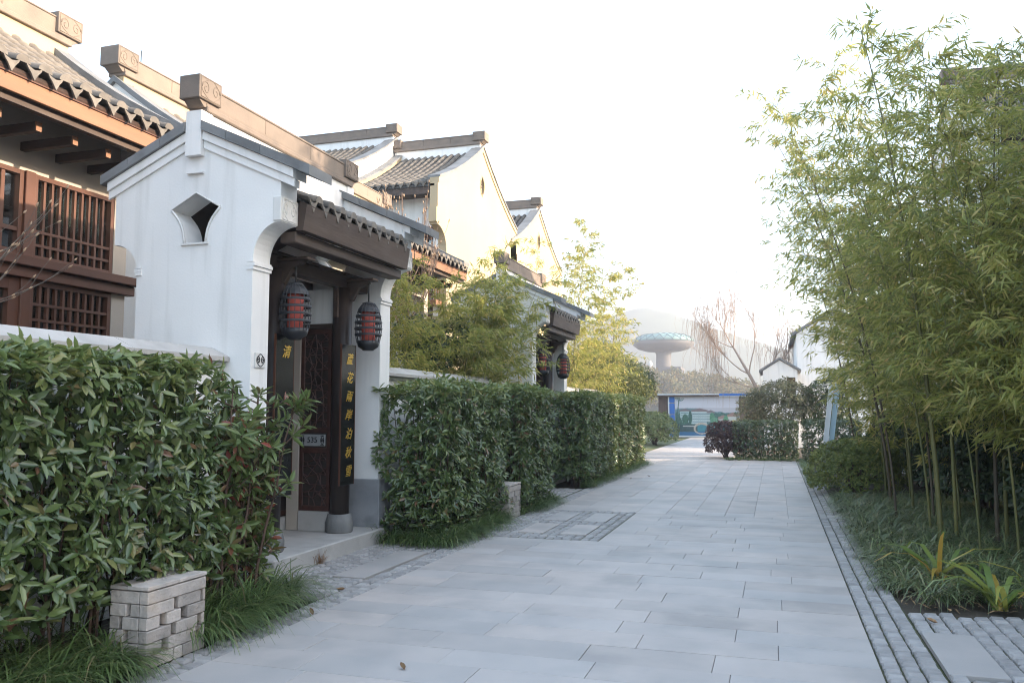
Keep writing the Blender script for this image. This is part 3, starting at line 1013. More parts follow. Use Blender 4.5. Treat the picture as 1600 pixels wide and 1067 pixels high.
    tm.prism([(-5.98, 3.435), (-5.98, 3.45), (XR - .002, 3.875), (XR - .002, 3.86)], 'y', YP + .005, YQ - .005)
    tm.build('roof_deck', M['tile_base'], root)
    pt = eave_tiles(root, -4.04, 3.405, YP + .01, YQ - .01, .226)
    rows = MB()
    for i in range(1, 10):
        yy = YP + .01 + i * pt
        barrel(rows, (-4.2, yy, 3.47), (XR, yy, 3.885), .062, 6)
        barrel(rows, (-6.0, yy, 3.44), (XR, yy, 3.885), .062, 6)
    rows.build('roof_tiles', M['tile'], root)['kind'] = 'stuff'
    MB().box(XR - .12, XR + .12, YP + .006, YQ - .006, 3.86, 4.10).build('ridge_core', M['plaster'], root)
    ridge_beam(root, XR, YN - .03, YF + .03, 4.10, .17)
    # -- side screens beside the columns: stone sill, carved lattice leaf, cream post, plaster above
    for (ys, sgn) in ((8.30, 1), (7.0, -1)):
        ya, yb = ys, ys + .05
        MB().box(-5.125, -4.74, ya - .02, yb + .02, .156, .375, .006).build('screen_sill', M['step'], root)
        MB().box(-5.285, -5.135, ya - .012, yb + .06, .156, 2.862, .006).build('screen_post', M['beige'], root)
        MB().box(-5.13, -4.74, ya + .004, yb - .004, 2.47, 2.86).build('screen_panel', M['plaster'], root)
        MB().box(-5.13, -4.74, ya - .015, yb + .015, 2.41, 2.468, .005).build('screen_lintel', M['beam_wood'], root)
        lf = thing_part('screen_leaf', root)
        fr = MB()
        x0, x1 = -5.128, -4.745
        for (xa, xb) in ((x0, x0 + .04), (x1 - .04, x1)):
            fr.box(xa, xb, ya, yb, .378, 2.408)
        for (za, zb) in ((.378, .43), (1.02, 1.075), (1.245, 1.30), (2.355, 2.408)):
            fr.box(x0 + .0405, x1 - .0405, ya + .001, yb - .001, za, zb)
        fr.build('leaf_frame', M['door_red'], lf)
        MB().box(x0 + .02, x1 - .02, ya + .02, yb - .02, .40, 2.38).build('leaf_backing', M['dark_wood'], lf)
        MB().box(x0 + .045, x1 - .045, ya + .004, yb - .004, 1.08, 1.24).build('leaf_rail', M['dark_wood'], lf)
        # cracked-ice lattice
        lt = MB()
        r2 = random.Random(5)
        for (za, zb) in ((.43, 1.02), (1.30, 2.355)):
            pts = []
            nx, nz = 4, int(round((zb - za) / .08))
            gx = [[(x0 + .04 + (x1 - x0 - .08) * (i + (0 if i in (0, nx) else r2.uniform(-.3, .3))) / nx, za + (zb - za) * (j + (0 if j in (0, nz) else r2.uniform(-.3, .3))) / nz) for i in range(nx + 1)] for j in range(nz + 1)]
            for j in range(nz + 1):
                for i in range(nx + 1):
                    for (di, dj) in ((1, 0), (0, 1), (1, 1) if (i + j) % 2 else (-1, 1)):
                        if 0 <= i + di <= nx and j + dj <= nz and r2.random() < .8:
                            p, q = gx[j][i], gx[j + dj][i + di]
                            lt.tube([(p[0], ya + .012, p[1]), (q[0], ya + .012, q[1])], .0065, 4, smooth=False)
        lt.build('lattice', M['door_red'], lf)
    # -- the double door behind, set back from the columns
    MB().box(-5.42, -5.30, YP + .004, YQ - .004, 2.62, 3.02, .005).build('door_lintel', M['dark_wood'], root)
    MB().box(-5.42, -5.30, YP + .024, YQ - .024, .156, .30, .006).build('threshold', M['step'], root)
    for (a, b) in ((YP + .03, 7.675), (7.685, YQ - .03)):
        dl = thing_part('door_leaf', root)
        MB().box(-5.385, -5.335, a, b, .303, 2.617).build('door_board', M['dark_wood'], dl)
        st = MB()
        for yy in (a + .04, b - .09):
            st.box(-5.334, -5.318, yy, yy + .05, .32, 2.60)
        for zz in (.32, 1.1, 1.3, 2.55):
            st.box(-5.333, -5.319, a + .0905, b - .0905, zz, zz + .05)
        st.build('door_frame', M['door_red'], dl)
        kn = MB().lathe([(.0, 0), (.03, .01), (.03, .03), (.0, .04)], -5.30, (b - .12) if b < 7.7 else (a + .12), 12, 1.18)
        kn.build('door_ring', M['rod'], dl)
    return root


def thing_part(name, parent):
    o = bpy.data.objects.new(name, None)
    COL.objects.link(o)
    o.parent = parent
    o.empty_display_size = .1
    return o


gate1 = gatehouse('large white gatehouse with dark columns and house number plaque, nearest the camera')
gate2 = copy_tree(gate1)
gate2.location.y += 8.97
gate2['label'] = 'smaller looking white gatehouse farther down the lane, half hidden by bamboo'

# number plaque of the first gate only
pl = MB().box(-5.115, -4.80, 8.283, 8.301, 1.095, 1.225, .004).build('number_plaque', M['plaque'], gate1, own=True)
pl['label'] = 'pewter house number plaque reading 535'
def glyphs(text, size, font_scale=(1, 1, 1), bold=0.0, shear=0.0):
    cu = bpy.data.curves.new('lettering', 'FONT')
    cu.body = text
    cu.size = size
    cu.align_x = 'CENTER'
    cu.align_y = 'CENTER'
    cu.extrude = 0.002
    cu.offset = bold
    cu.shear = shear
    cu.resolution_u = 4
    ob = bpy.data.objects.new('lettering', cu)
    COL.objects.link(ob)
    dg = bpy.context.evaluated_depsgraph_get()
    me = bpy.data.meshes.new_from_object(ob.evaluated_get(dg))
    bpy.data.objects.remove(ob)
    bpy.data.curves.remove(cu)
    return me
me = glyphs('535', .088, bold=.0005)
me.materials.clear(); me.materials.append(M['ink'])
o = link_mesh('lettering', me, pl, Vector((-4.958, 8.281, 1.160)) - wloc(pl))
o.rotation_euler = (R_(90), 0, 0)
for xc in (-5.083, -4.832):
    rl = MB()
    f = lambda a, c, xc=xc: (xc + a, 8.2825, 1.16 + c)
    scroll(rl, 0, 0, .052, .10, f, r=.0045)
    rl.tube([f(-.022, .05), f(.022, .05)], .005, 4); rl.tube([f(-.022, -.05), f(.022, -.05)], .005, 4)
    link_mesh('plaque_scroll', rl.mesh('plaque_scroll', M['ink'], wloc(pl)), pl)

# couplet boards hung on the columns
def couplet(yc, text, label):
    b = MB().box(-4.515, -4.497, yc - .155, yc + .155, .68, 2.22, .004).build('couplet_board', M['board'])
    tag(b, label, 'sign board', 'couplet boards on the gate columns')
    ed = MB()
    for (ya, yb) in ((yc - .16, yc - .1555), (yc + .1555, yc + .16)):
        ed.box(-4.516, -4.494, ya, yb, .68, 2.22)
    link_mesh('board_edge', ed.mesh('board_edge', M['red_wood'], wloc(b)), b)
    n = len(text)
    for i, ch in enumerate(text):
        if ch == ' ': continue
        me = glyphs(ch, .125, bold=.0015, shear=.3)
        me.materials.clear(); me.materials.append(M['gold'])
        o = link_mesh('character', me, b, Vector((-4.4945, yc + .01 + random.uniform(-.01, .01), 2.05 - i * .205)) - wloc(b))
        o.rotation_euler = (R_(90), R_(random.uniform(-6, 6)), R_(90))
        o.scale = (1.1, 1.05, 1)
couplet(8.245, '蘆花兩岸泊秋雪', 'black board with seven gold characters on the far gate column')
couplet(6.985, '清', 'black board with gold lettering half hidden behind the near white pillar')

# lanterns
def lantern(loc, label, cord=0.42, w=.148, h=.55):
    x, y_, zt = loc                                   # zt = where the rod hangs from
    root = thing('lantern', (x, y_, zt), label, 'lantern', 'caged red lanterns of the gatehouses')
    MB().tube([(x, y_, zt), (x, y_, zt - cord - .01)], .008, 6).build('rod', M['rod'], root)
    z1 = zt - cord
    z0 = z1 - h
    def rad(t):  # t 0 bottom .. 1 top
        return w * (.46 + .54 * math.sin(math.pi * (0.12 + 0.80 * t)) ** .9)
    MB().lathe([(.062, h * .955), (.068, h * .97), (.072, h), (.03, h + .012)], x, y_, 24, z0).build('cap', M['lantern'], root)
    MB().lathe([(.06, 0), (.066, .01), (rad(.07), h * .075), (rad(.2), h * .2), (rad(.2) - .012, h * .2)], x, y_, 24, z0).build('cup', M['lantern_cup'], root)
    st = MB()
    ns = 18
    for k in range(ns):
        a = 2 * math.pi * k / ns
        pts = []
        for i in range(8):
            t = .16 + .82 * i / 7
            r = rad(t) if i < 7 else .07
            pts.append((x + r * math.cos(a), y_ + r * math.sin(a), z0 + h * t))
        st.tube(pts, .0042, 4, smooth=False)
    st.build('cage_canes', M['lantern'], root)
    for t in (.33, .46, .59, .72):
        r = rad(t)
        b = MB()
        m_ = 28
        for k in range(m_):
            pass
        b.lathe([(r + .006, h * t - .012), (r + .010, h * t), (r + .006, h * t + .012), (r + .002, h * t + .012), (r + .002, h * t - .012), (r + .006, h * t - .012)], x, y_, 28, z0, cap=False)
        b.build('band', M['lantern'], root)
    # solid cane shoulder above the top band
    b = MB().lathe([(rad(.80), h * .80), (rad(.88), h * .88), (.066, h * .965)], x, y_, 24, z0, cap=False)
    b.build('shoulder', M['lantern'], root)
    MB().lathe([(.07, h * .12), (.076, h * .13), (.076, h * .82), (.07, h * .83)], x, y_, 20, z0).build('paper_tube', M['red_paper'], root)
    return root
l1 = lantern((-4.385, 6.97, 2.935), 'red and black caged lantern hanging left in the near gate', cord=.225, w=.148, h=.54)
l2 = lantern((-4.305, 8.33, 2.935), 'red and black caged lantern hanging right in the near gate', cord=.25, w=.146, h=.53)
for src, lb in ((l1, 'left of two small lanterns in the far gatehouse, partly behind bamboo'), (l2, 'right of two small lanterns in the far gatehouse, above the hedge')):
    c = copy_tree(src)
    c.location.y += 8.97
    c['label'] = lb

# ================================================================== BOUNDARY WALLS
def boundary_wall(y0, y1, label, x=-4.85):
    root = thing('boundary_wall', (x, y0, 0), label, 'wall', 'white walls along the lane')
    MB().box(x - .13, x + .13, y0, y1, -.03, 1.88).build('wall_body', M['plaster'], root)
    MB().box(x - .17, x + .17, y0, y1, 1.881, 1.925, .006).build('wall_moulding', M['plaster'], root)
    n = max(2, int(round((y1 - y0) / 1.15)))
    for i in range(n):
        a, b = y0 + (y1 - y0) * i / n + .003, y0 + (y1 - y0) * (i + 1) / n - .003
        MB().prism([(x - .24, 1.927), (x + .24, 1.927), (x + .24, 1.965), (x + .05, 2.055), (x - .05, 2.055), (x - .24, 1.965)], 'y', a, b).build('coping_stone', M['step'], root, own=True)
boundary_wall(-3, YN - .004, 'white garden wall with pale coping behind the nearest hedge')
boundary_wall(YF + .004, YN + 8.97 - .004, 'white garden wall behind the hedge between the two gatehouses')
boundary_wall(YF + 8.97 + .004, 23.2, 'white garden wall beyond the far gatehouse')

# ================================================================== HOUSES
def lattice_window(parent, x, y0, y1, z0, z1, nbars, rails, fw=.05, bw=.028, side='x', name='window', mt='red_wood', glass=True):
    """window in the plane x = const (street side +X): frame, upright bars, rails, glass"""
    w = thing_part(name, parent)
    f = MB()
    f.box(x - .04, x + .04, y0, y0 + fw, z0, z1); f.box(x - .04, x + .04, y1 - fw, y1, z0, z1)
    f.box(x - .039, x + .039, y0 + fw + .001, y1 - fw - .001, z0, z0 + fw); f.box(x - .039, x + .039, y0 + fw + .001, y1 - fw - .001, z1 - fw, z1)
    f.build('frame', M[mt], w)
    for i in range(nbars):
        yy = y0 + fw + (y1 - y0 - 2 * fw) * (i + 1) / (nbars + 1)
        MB().box(x - .015, x + .025, yy - bw / 2, yy + bw / 2, z0 + fw, z1 - fw).build('bar', M[mt], w, own=True)
    for z in rails:
        MB().box(x - .008, x + .032, y0 + fw, y1 - fw, z - bw / 2, z + bw / 2).build('rail', M[mt], w, own=True)
    if glass:
        MB().box(x - .028, x - .022, y0 + fw * .5, y1 - fw * .5, z0 + fw * .5, z1 - fw * .5).build('pane', M['glass'], w)
    return w


def row_house(y0, y1, label, windows):
    XE, XW, XRG, XB = -6.72, -7.72, -8.93, -11.1
    root = thing('courtyard_house', (XW, y0, 0), label, 'house')
    def zr(x):                                       # roof deck height: concave slope
        t = (x - XE) / (XRG - XE) if x >= XRG else (x - XB) / (XRG - XB)
        return 4.70 + 1.38 * (0.72 * t + 0.28 * t * t)
    pts = [XE + (XRG - XE) * i / 8 for i in range(9)]
    ptb = [XB + (XRG - XB) * i / 8 for i in range(9)]
    dk = MB()
    dk.prism([(x, zr(x)) for x in pts] + [(x, zr(x) - .03) for x in pts[::-1]], 'y', y0 + .05, y1 - .05)
    dk.prism([(x, zr(x)) for x in ptb] + [(x, zr(x) - .03) for x in ptb[::-1]], 'y', y0 + .05, y1 - .05)
    dk.build('roof_deck', M['tile_base'], root)
    sf = MB()
    sf.prism([(x, zr(x) - .032) for x in pts] + [(x, zr(x) - .055) for x in pts[::-1]], 'y', y0 + .06, y1 - .06)
    sf.build('soffit', M['soffit_wood'], root)
    pt = eave_tiles(root, XE + .04, zr(XE) + .03, y0 + .1, y1 - .1, .25, s=1.12)
    rows = MB()
    n = int(round((y1 - y0 - .2) / pt))
    for i in range(1, n):
        yy = y0 + .1 + i * pt
        for k in range(8):
            a, b = pts[k], pts[k + 1]
            barrel(rows, (a - (.12 if k == 0 else 0), yy, zr(a) + .03), (b, yy, zr(b) + .03), .068, 2, 4)
            a, b = ptb[k], ptb[k + 1]
            if k % 2 == 0: barrel(rows, (a, yy, zr(a) + .03), (ptb[min(k + 2, 8)], yy, zr(ptb[min(k + 2, 8)]) + .03), .068, 3, 4)
    rows.build('roof_tiles', M['tile'], root)['kind'] = 'stuff'
    # fascia, dark batten, outriggers
    MB().box(XE - .06, XE - .015, y0 + .06, y1 - .06, 4.47, 4.63, .004).build('fascia_board', M['fascia'], root)
    MB().box(XE - .05, XE - .0, y0 + .06, y1 - .06, 4.632, 4.70).build('tile_batten', M['red_wood'], root)
    MB().box(XE - .17, XE - .09, y0 + .06, y1 - .06, 4.40, 4.53).build('eave_purlin', M['beam_wood'], root)
    yy = y0 + .45
    while yy < y1 - .2:
        og = MB().box(XW - .02, XE - .30, yy - .035, yy + .035, 4.29, 4.388, .004).build('outrigger', M['soffit_wood'], root, own=True)
        link_mesh('outrigger_lit_end', MB().box(XE - .30, XE - .285, yy - .033, yy + .033, 4.292, 4.386).mesh('outrigger_lit_end', M['fascia'], wloc(og)), og)  # paler wood paints the sunlit look onto the outrigger ends
        yy += .46
    # walls
    MB().box(XW - .12, XW, y0 + .1, y1 - .1, 4.085, 4.9).build('frieze', M['beige'], root)
    MB().box(XW - .12, XW, y0 + .1, y1 - .1, -.03, 1.35).build('wall_base', M['beige'], root)
    MB().box(XW - .16, XW + .02, y1 - .30, y1 - .085, -.03, 4.30).build('corner_pier', M['beige'], root)
    MB().box(XB + .2, XB + .4, y0 + .15, y1 - .15, -.03, 4.75).build('rear_wall', M['plaster'], root)
    for (a, b) in ((y0, y0 + .22), (y1 - .22, y1)):
        pr = [(XW - .161, -.03), (XW - .161, 4.3), (XE - .1, 4.62)]
        top = [(x, zr(x) + .11) for x in pts[1:]]
        topb = [(x, zr(x) + .11) for x in ptb[:-1][::-1]]
        poly = [(XW - .161, -.03), (XW - .161, 4.45), (XE - .1, 4.64), (XE - .1, zr(XE - .1) + .11)] + top + topb + [(XB + .2, -.03)]
        gw = holed_wall(poly, [], a, b, 'gable_wall', M['plaster'], root)
        cp = MB()
        allp = pts + ptb[:-1][::-1]
        P1 = [(x, zr(x) + .20) for x in allp]; P0 = [(x, zr(x) + .112) for x in allp]
        for i in range(len(allp) - 1):
            cp.prism([P0[i], P0[i + 1], P1[i + 1], P1[i]], 'y', a - .05, b + .05)
        cp.build('verge_cap', M['cap'], root)
        # pale moulding beside the verge, on the tiled side
        mo = MB()
        for i in range(8):
            xa, xb = pts[i], pts[i + 1]
            ys = (b - .001, b + .03) if a == y0 else (a - .03, a + .001)
            mo.prism([(xa, zr(xa) + .01), (xb, zr(xb) + .01), (xb, zr(xb) + .109), (xa, zr(xa) + .109)], 'y', *ys)
        mo.build('verge_moulding', M['plaster'], root)
    MB().box(XRG - .13, XRG + .13, y0 + .2, y1 - .2, zr(XRG) - .06, zr(XRG) + .12).build('ridge_core', M['cream'], root)
    ridge_beam(root, XRG, y0 - .02, y1 + .02, zr(XRG) + .03, .20, 'cream', 1.25)
    if windows:
        ya = y1 - .32
        # sill beam between the two rows of windows
        MB().box(XW - .02, XW + .17, y0 + .3, y1 + .02, 3.03, 3.13, .008).build('sill_beam', M['red_wood'], root)
        MB().box(XW - .02, XW + .10, y0 + .3, y1 - .0, 2.91, 3.025, .008).build('sill_beam', M['red_wood'], root)
        for k in range(3):
            yr = ya - k * 2.55
            yl = yr - 1.16
            lattice_window(root, XW - .01, yl, yr, 3.135, 4.08, 9, [3.30, 3.45], bw=.03)
            lattice_window(root, XW - .01, yl, yr, 1.36, 2.905, 9, [2.65, 2.48, 1.7], bw=.03)
            MB().box(XW - .06, XW + .06, yl - .13, yl - .002, 1.352, 4.083, .006).build('window_post', M['red_wood'], root, own=True)
            yq = yl - .135
            lattice_window(root, XW - .01, yq - 1.25, yq, 3.135, 4.08, 5, [3.43, 3.19], bw=.045)
            lattice_window(root, XW - .005, yq - .62, yq, 1.36, 2.905, 2, [2.65, 1.9], fw=.13, bw=.04)
            lattice_window(root, XW - .006, yq - 1.25, yq - .625, 1.36, 2.905, 2, [2.65, 1.9], fw=.13, bw=.04)
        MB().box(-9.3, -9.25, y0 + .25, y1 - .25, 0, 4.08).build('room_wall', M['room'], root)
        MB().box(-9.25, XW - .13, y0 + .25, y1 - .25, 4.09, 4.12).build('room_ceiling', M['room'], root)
        # curtains behind the right-hand windows
        for k in range(3):
            yr = ya - k * 2.55
            cv, cf = [], []
            m_ = 60
            for i in range(m_ + 1):
                yy = yr - 1.16 + 1.16 * i / m_
                xx = XW - .16 + .025 * math.sin(i * 1.35)
                cv += [(xx, yy, 1.4), (xx, yy, 4.0)]
            cf = [(2 * i, 2 * i + 2, 2 * i + 3, 2 * i + 1) for i in range(m_)]
            MB().add(cv, cf, True).build('curtain', M['curtain'], root, own=True)
    return root


house_a = row_house(-4.2, 8.45, 'low house with red lattice windows and carved ridge behind the nearest hedge', True)
house_b = row_house(9.38, 17.95, 'low tiled house behind the near gatehouse, only ridge and eaves showing', False)

MB().tube([(-8.93, 9.85, 6.5), (-8.93, 9.85, 6.86)], .008, 6).build('lightning_rod', M['rod'], house_b)


def town_house(label, length, name='gabled_house', zs=0.0, windows=True, mt='cream'):
    """two-storey house: gable looks to local -Y, ridge along local Y, windowed side to local -X"""
    root = thing(name, (0, 0, 0), label, 'house')
    RZ, EZ, HD, HW = 9.0, 7.22, 3.35, 2.75
    def zr(d):
        t = 1 - abs(d) / HD
        return EZ + (RZ - EZ) * (0.70 * t + 0.30 * t * t)
    ds = [-HD + HD * i / 8 for i in range(9)]
    dk = MB()
    for s in (1, -1):
        dk.prism([(s * d, zr(d)) for d in ds] + [(s * d, zr(d) - .06) for d in ds[::-1]], 'y', .1, length)
    dk.build('roof_deck', M['tile_base'], root)
    rows = MB()
    n = int(length / .21)
    for i in range(n):
        yy = .28 + i * .21
        if yy > length - .05: break
        for s in (1, -1):
            for k in range(0, 8, 2):
                barrel(rows, (s * ds[k], yy, zr(ds[k]) + .02), (s * ds[k + 2], yy, zr(ds[k + 2]) + .02), .07, 3, 4)
    rows.build('roof_tiles', M['tile'], root)['kind'] = 'stuff'
    for s in (1, -1):
        base = wloc(root)
        for i in range(n):
            yy = .28 + (i + .5) * .21
            if yy > length - .1: break
            o = link_mesh('drip_tile', DRIP, root, (s * (HD + .03), yy, EZ + .02))
            o.rotation_euler = (0, 0, 0 if s > 0 else math.pi)
        MB().box(s * (HD - .06), s * (HD - .02), .25, length, EZ - .24, EZ - .061).build('fascia_board', M['beam_wood'], root)
        MB().box(s * (HW + .001), s * (HD - .061), .25, length, EZ - .20, EZ - .14).build('eave_soffit', M['soffit_wood'], root)
        MB().box(s * (HW - .2), s * HW, .222, length, 6.25, EZ + .25).build('frieze', M['plaster'], root)
        if not (windows and s < 0):
            MB().box(s * (HW - .2), s * HW, .222, length, -.03, 6.249).build('side_wall', M[mt], root)
    # gables
    top = [(d, zr(d) + .16) for d in ds] + [(-d, zr(d) + .16) for d in ds[:-1][::-1]]
    left = [(-HW, -.03), (-HW, 5.6)] + arc(-HD, 5.62, HD - HW, .55, 0, 90, 7)[1:] + [(-HD, 6.2), (-HD - .08, 6.23), (-HD - .08, 6.6), (-HD, 6.62)]
    right = [(-p[0], p[1]) for p in left[::-1]]
    for (a, b) in ((0, .22), (length - .22, length)):
        if a > 0: a, b = a + .002, b + .002
        ov = [(0, 8.32), (.16, 8.12), (.18, 7.95), (.1, 7.78), (0, 7.70), (-.1, 7.78), (-.18, 7.95), (-.16, 8.12)]
        gw = holed_wall(left + top + right, [ov] if a == 0 else [], a, b, 'gable_wall', M[mt], root)
        if a == 0:
            sl = MB()
            for k in range(6):
                sl.box(-.17, .17, .06, .12, 7.74 + k * .09, 7.79 + k * .09)
            sl.box(-.2, .2, .13, .15, 7.66, 8.34)
            sl.build('louvre_vent', M['ridge'], root)
            lip = MB(); lip.tube([(p[0], -.005, p[1]) for p in ov + ov[:1]], .02, 5)
            link_mesh('window_lip', lip.mesh('window_lip', M[mt], wloc(gw)), gw)
        cp = MB()
        for s in (1, -1):
            for i in range(8):
                A, B = ds[i], ds[i + 1]
                cp.prism([(s * A, zr(A) + .162), (s * B, zr(B) + .162), (s * B, zr(B) + .22), (s * A, zr(A) + .22)], 'y', a - .06, b + .06)
        cp.build('verge_cap', M['cap'], root)
        mo = MB()
        for s in (1, -1):
            for i in range(8):
                A, B = ds[i], ds[i + 1]
                mo.prism([(s * A, zr(A) + .02), (s * B, zr(B) + .02), (s * B, zr(B) + .158), (s * A, zr(A) + .158)], 'y', a - .03, a - .0005)
        mo.build('rake_moulding', M[mt], root)
    MB().box(-.14, .14, .2, length - .2, RZ - .05, RZ + .15).build('ridge_core', M['plaster'], root)
    ridge_beam(root, 0, -.02, length + .02, RZ + .05, .24, 'plaster', 1.2)
    if windows:
        # upper storey: posts, red lintel, lattice windows; wall below, balcony rail near the gable
        x = -HW + .10
        MB().box(-HW, -HW + .2, .222, length, -.03, 3.9).build('side_wall', M[mt], root)
        MB().box(-HW - .03, -HW + .15, .24, length, 6.0, 6.248, .01).build('lintel_beam', M['red_wood'], root)
        MB().box(-HW - .02, -HW + .2, .222, .36, 3.9, 6.0).build('corner_pier', M['plaster'], root)
        yy = .37
        k = 0
        while yy + .9 < length:
            w = lattice_window(root, 0, yy, yy + .9, 3.9, 5.99, 4, [5.6, 5.2, 4.5], bw=.035)
            w.location = Vector((x, 0, 0))
            w.scale = (-1, 1, 1)
            MB().box(-HW, -HW + .16, yy + .901, yy + 1.05, 3.9, 6.0).build('window_post', M['plaster'] if k % 2 else M['red_wood'], root, own=True)
            yy += 1.06
            k += 1
        bl = thing_part('balcony_rail', root)
        MB().box(-HW - .45, -HW, .1, min(length, 2.2), 4.15, 4.27).build('balcony_floor', M['fascia'], bl)
        for zz in (4.33, 4.62, 4.95):
            MB().box(-HW - .44, -HW - .40, .12, min(length, 2.2), zz, zz + .045).build('rail', M['fascia'], bl)
        yb = .14
        while yb < min(length, 2.2):
            MB().box(-HW - .435, -HW - .405, yb, yb + .03, 4.271, 4.94).build('baluster', M['fascia'], bl, own=True)
            yb += .16
        for xx in (-HW - .43, -HW - .28, -HW - .14):
            MB().box(xx, xx + .03, .12, .15, 4.271, 4.94).build('baluster', M['fascia'], bl, own=True)
        MB().box(-HW - .40, -HW, .121, .149, 4.951, 4.99).build('rail', M['fascia'], bl)
    return root


h = town_house('sunlit cream house gable with pointed vent and red lattice balcony window', 2.78)
h.location = (-8, 22.5, 0); h.rotation_euler.z = R_(90)
h = town_house('taller grey roofed house rising behind the cream gable, ridge to the left', 5.2, windows=False, mt='plaster')
h.location = (-10.8, 22.5, 0.52); h.rotation_euler.z = R_(90)
h = town_house('cream gable farthest down the lane, behind the big sunlit gable', 5.0, windows=False)
h.location = (-8, 28.6, -.45); h.rotation_euler.z = R_(90)
h = town_house('white house behind the bamboo grove, eaves just showing through leaves', 6.5, windows=False, mt='plaster')
h.location = (3.25, 17.0, 0); h.rotation_euler.z = R_(-90); h.scale = (.82, .82, .82)
h = copy_tree(house_a)  # unseen house copy, added and scaled to cast shade over lane and gate
h.location = (6.3, 14.1, 0); h.rotation_euler.z = R_(180); h.scale = (1.16, 1.16, 1.16)
h['label'] = 'low tiled house copy added out of view on the right to shade the lane'

# right-hand garden wall behind the bamboo
rw = thing('garden_wall', (2.75, 19.9, 0), 'low white wall glimpsed between bamboo culms on the right', 'wall')
MB().box(2.75, 2.95, 19.0, 25.5, -.03, 1.9).build('wall_body', M['plaster'], rw)
for i in range(5):
    MB().prism([(2.65, 1.902), (3.05, 1.902), (3.05, 1.94), (2.9, 2.02), (2.8, 2.02), (2.65, 1.94)], 'y', 19.0 + i * 1.3 + .003, 19.0 + (i + 1) * 1.3 - .003).build('coping_stone', M['step'], rw, own=True)

# white cottage at the bend on the right
wc = thing('white_cottage', (0.2, 34, 0), 'small white gabled building at the bend behind the clipped hedge', 'house')
poly = [(-.42, -.03), (-.42, 3.02), (.22, 3.42), (.86, 3.02), (.86, -.03)]
holed_wall(poly, [[(.46, 1.9), (.78, 1.9), (.78, 2.75), (.46, 2.75)]], 34, 34.2, 'gable_wall', M['plaster'], wc)
MB().box(-.42, -.22, 34.2, 38, -.03, 2.98).build('side_wall', M['plaster'], wc)
MB().box(-.41, .85, 37.8, 38, -.03, 2.98).build('rear_wall', M['plaster'], wc)
for (xa, za, xb, zb) in ((-.56, 2.96, .22, 3.45), (.22, 3.45, 1.0, 2.96)):
    MB().prism([(xa, za), (xb, zb), (xb, zb + .09), (xa, za + .09)], 'y', 33.94, 38.1).build('roof_slope', M['cap'], wc)
wf = MB()
wf.box(.46, .5, 34.05, 34.12, 1.9, 2.75); wf.box(.74, .78, 34.05, 34.12, 1.9, 2.75); wf.box(.6, .64, 34.05, 34.12, 1.9, 2.75)
for k in range(5): wf.box(.5, .74, 34.06, 34.11, 1.95 + k * .18, 1.98 + k * .18)
wf.build('window_lattice', M['red_wood'], wc)
MB().box(.45, .79, 34.13, 34.16, 1.89, 2.76).build('window_shutter', M['dark_wood'], wc)
wt = thing('white_house_block', (2.2, 36, 0), 'tall plain white gable rising behind the small cottage on the right', 'house')
holed_wall([(.9, -.03), (.9, 4.6), (2.4, 5.5), (3.9, 4.6), (3.9, -.03)], [], 36, 36.2, 'gable_wall', M['plaster'], wt)
MB().box(.9, 1.1, 36.2, 44, -.03, 4.6).build('side_wall', M['plaster'], wt)
for (xa, za, xb, zb) in ((.7, 4.5, 2.4, 5.53), (2.4, 5.53, 4.1, 4.5)):
    MB().prism([(xa, za), (xb, zb), (xb, zb + .12), (xa, za + .12)], 'y', 35.9, 44.1).build('roof_slope', M['cap'], wt)

# ================================================================== BILLBOARD
bb = thing('billboard', (-3.5, 46.3, 0), 'printed lakeside panorama billboard with blue edge at the end of the lane', 'billboard')
nx, nz = 170, 110
X = np.linspace(-5.22, -1.86, nx); Z = np.linspace(.10, 2.16, nz)
gx, gz = np.meshgrid(X, Z)
V = np.stack([gx.ravel(), np.full(gx.size, 46.30), gz.ravel()], 1)
F = [(j * nx + i, j * nx + i + 1, (j + 1) * nx + i + 1, (j + 1) * nx + i) for j in range(nz - 1) for i in range(nx - 1)]
U = (gx - X[0]) / (X[-1] - X[0]); W_ = (gz - Z[0]) / (Z[-1] - Z[0]) / 1.18
img = np.zeros((nz, nx, 3))
r3 = np.random.default_rng(4)
def sm(n, k=5):
    return np.convolve(r3.normal(size=n + k - 1), np.ones(k) / k, 'valid')
img[:] = np.array([.56, .57, .63]) - W_[..., None] * np.array([.03, .025, .02])
def fillm(mask, col, var=0.25):
    nzv = 1 + var * r3.normal(size=mask.shape)[..., None]
    img[mask] = (np.array(col) * nzv)[mask]
hill = .56 + .05 * np.sin(U[0] * 5 + .6) + .02 * sm(nx, 9)
fillm(W_ < hill[None], (.16, .28, .31), .08)
fillm((W_ < (.50 + .035 * sm(nx, 5))[None]), (.07, .17, .15), .3)
def rect(u0, u1, w0, w1, col, var=.06):
    fillm((U > u0) & (U < u1) & (W_ > w0) & (W_ < w1), col, var)
def pitch(u0, u1, w0, h_, col):
    c = (u0 + u1) / 2; hw = (u1 - u0) / 2
    fillm((abs(U - c) < hw) & (W_ > w0) & (W_ < w0 + h_ * (1 - abs(U - c) / hw * .55)), col, .1)
rect(.08, .22, .30, .54, (.42, .56, .58)); rect(.26, .50, .26, .53, (.52, .64, .66)); rect(.50, .60, .30, .50, (.46, .56, .56))
for k in range(4):
    rect(.09, .21, .33 + k * .055, .345 + k * .055, (.14, .25, .27)); rect(.27, .60, .30 + k * .058, .317 + k * .058, (.13, .24, .27))
for k in range(11): rect(.275 + k * .03, .283 + k * .03, .27, .52, (.34, .46, .48))
pitch(.07, .24, .54, .06, (.20, .17, .19)); pitch(.26, .52, .53, .08, (.24, .19, .20)); pitch(.50, .63, .50, .07, (.23, .20, .22))
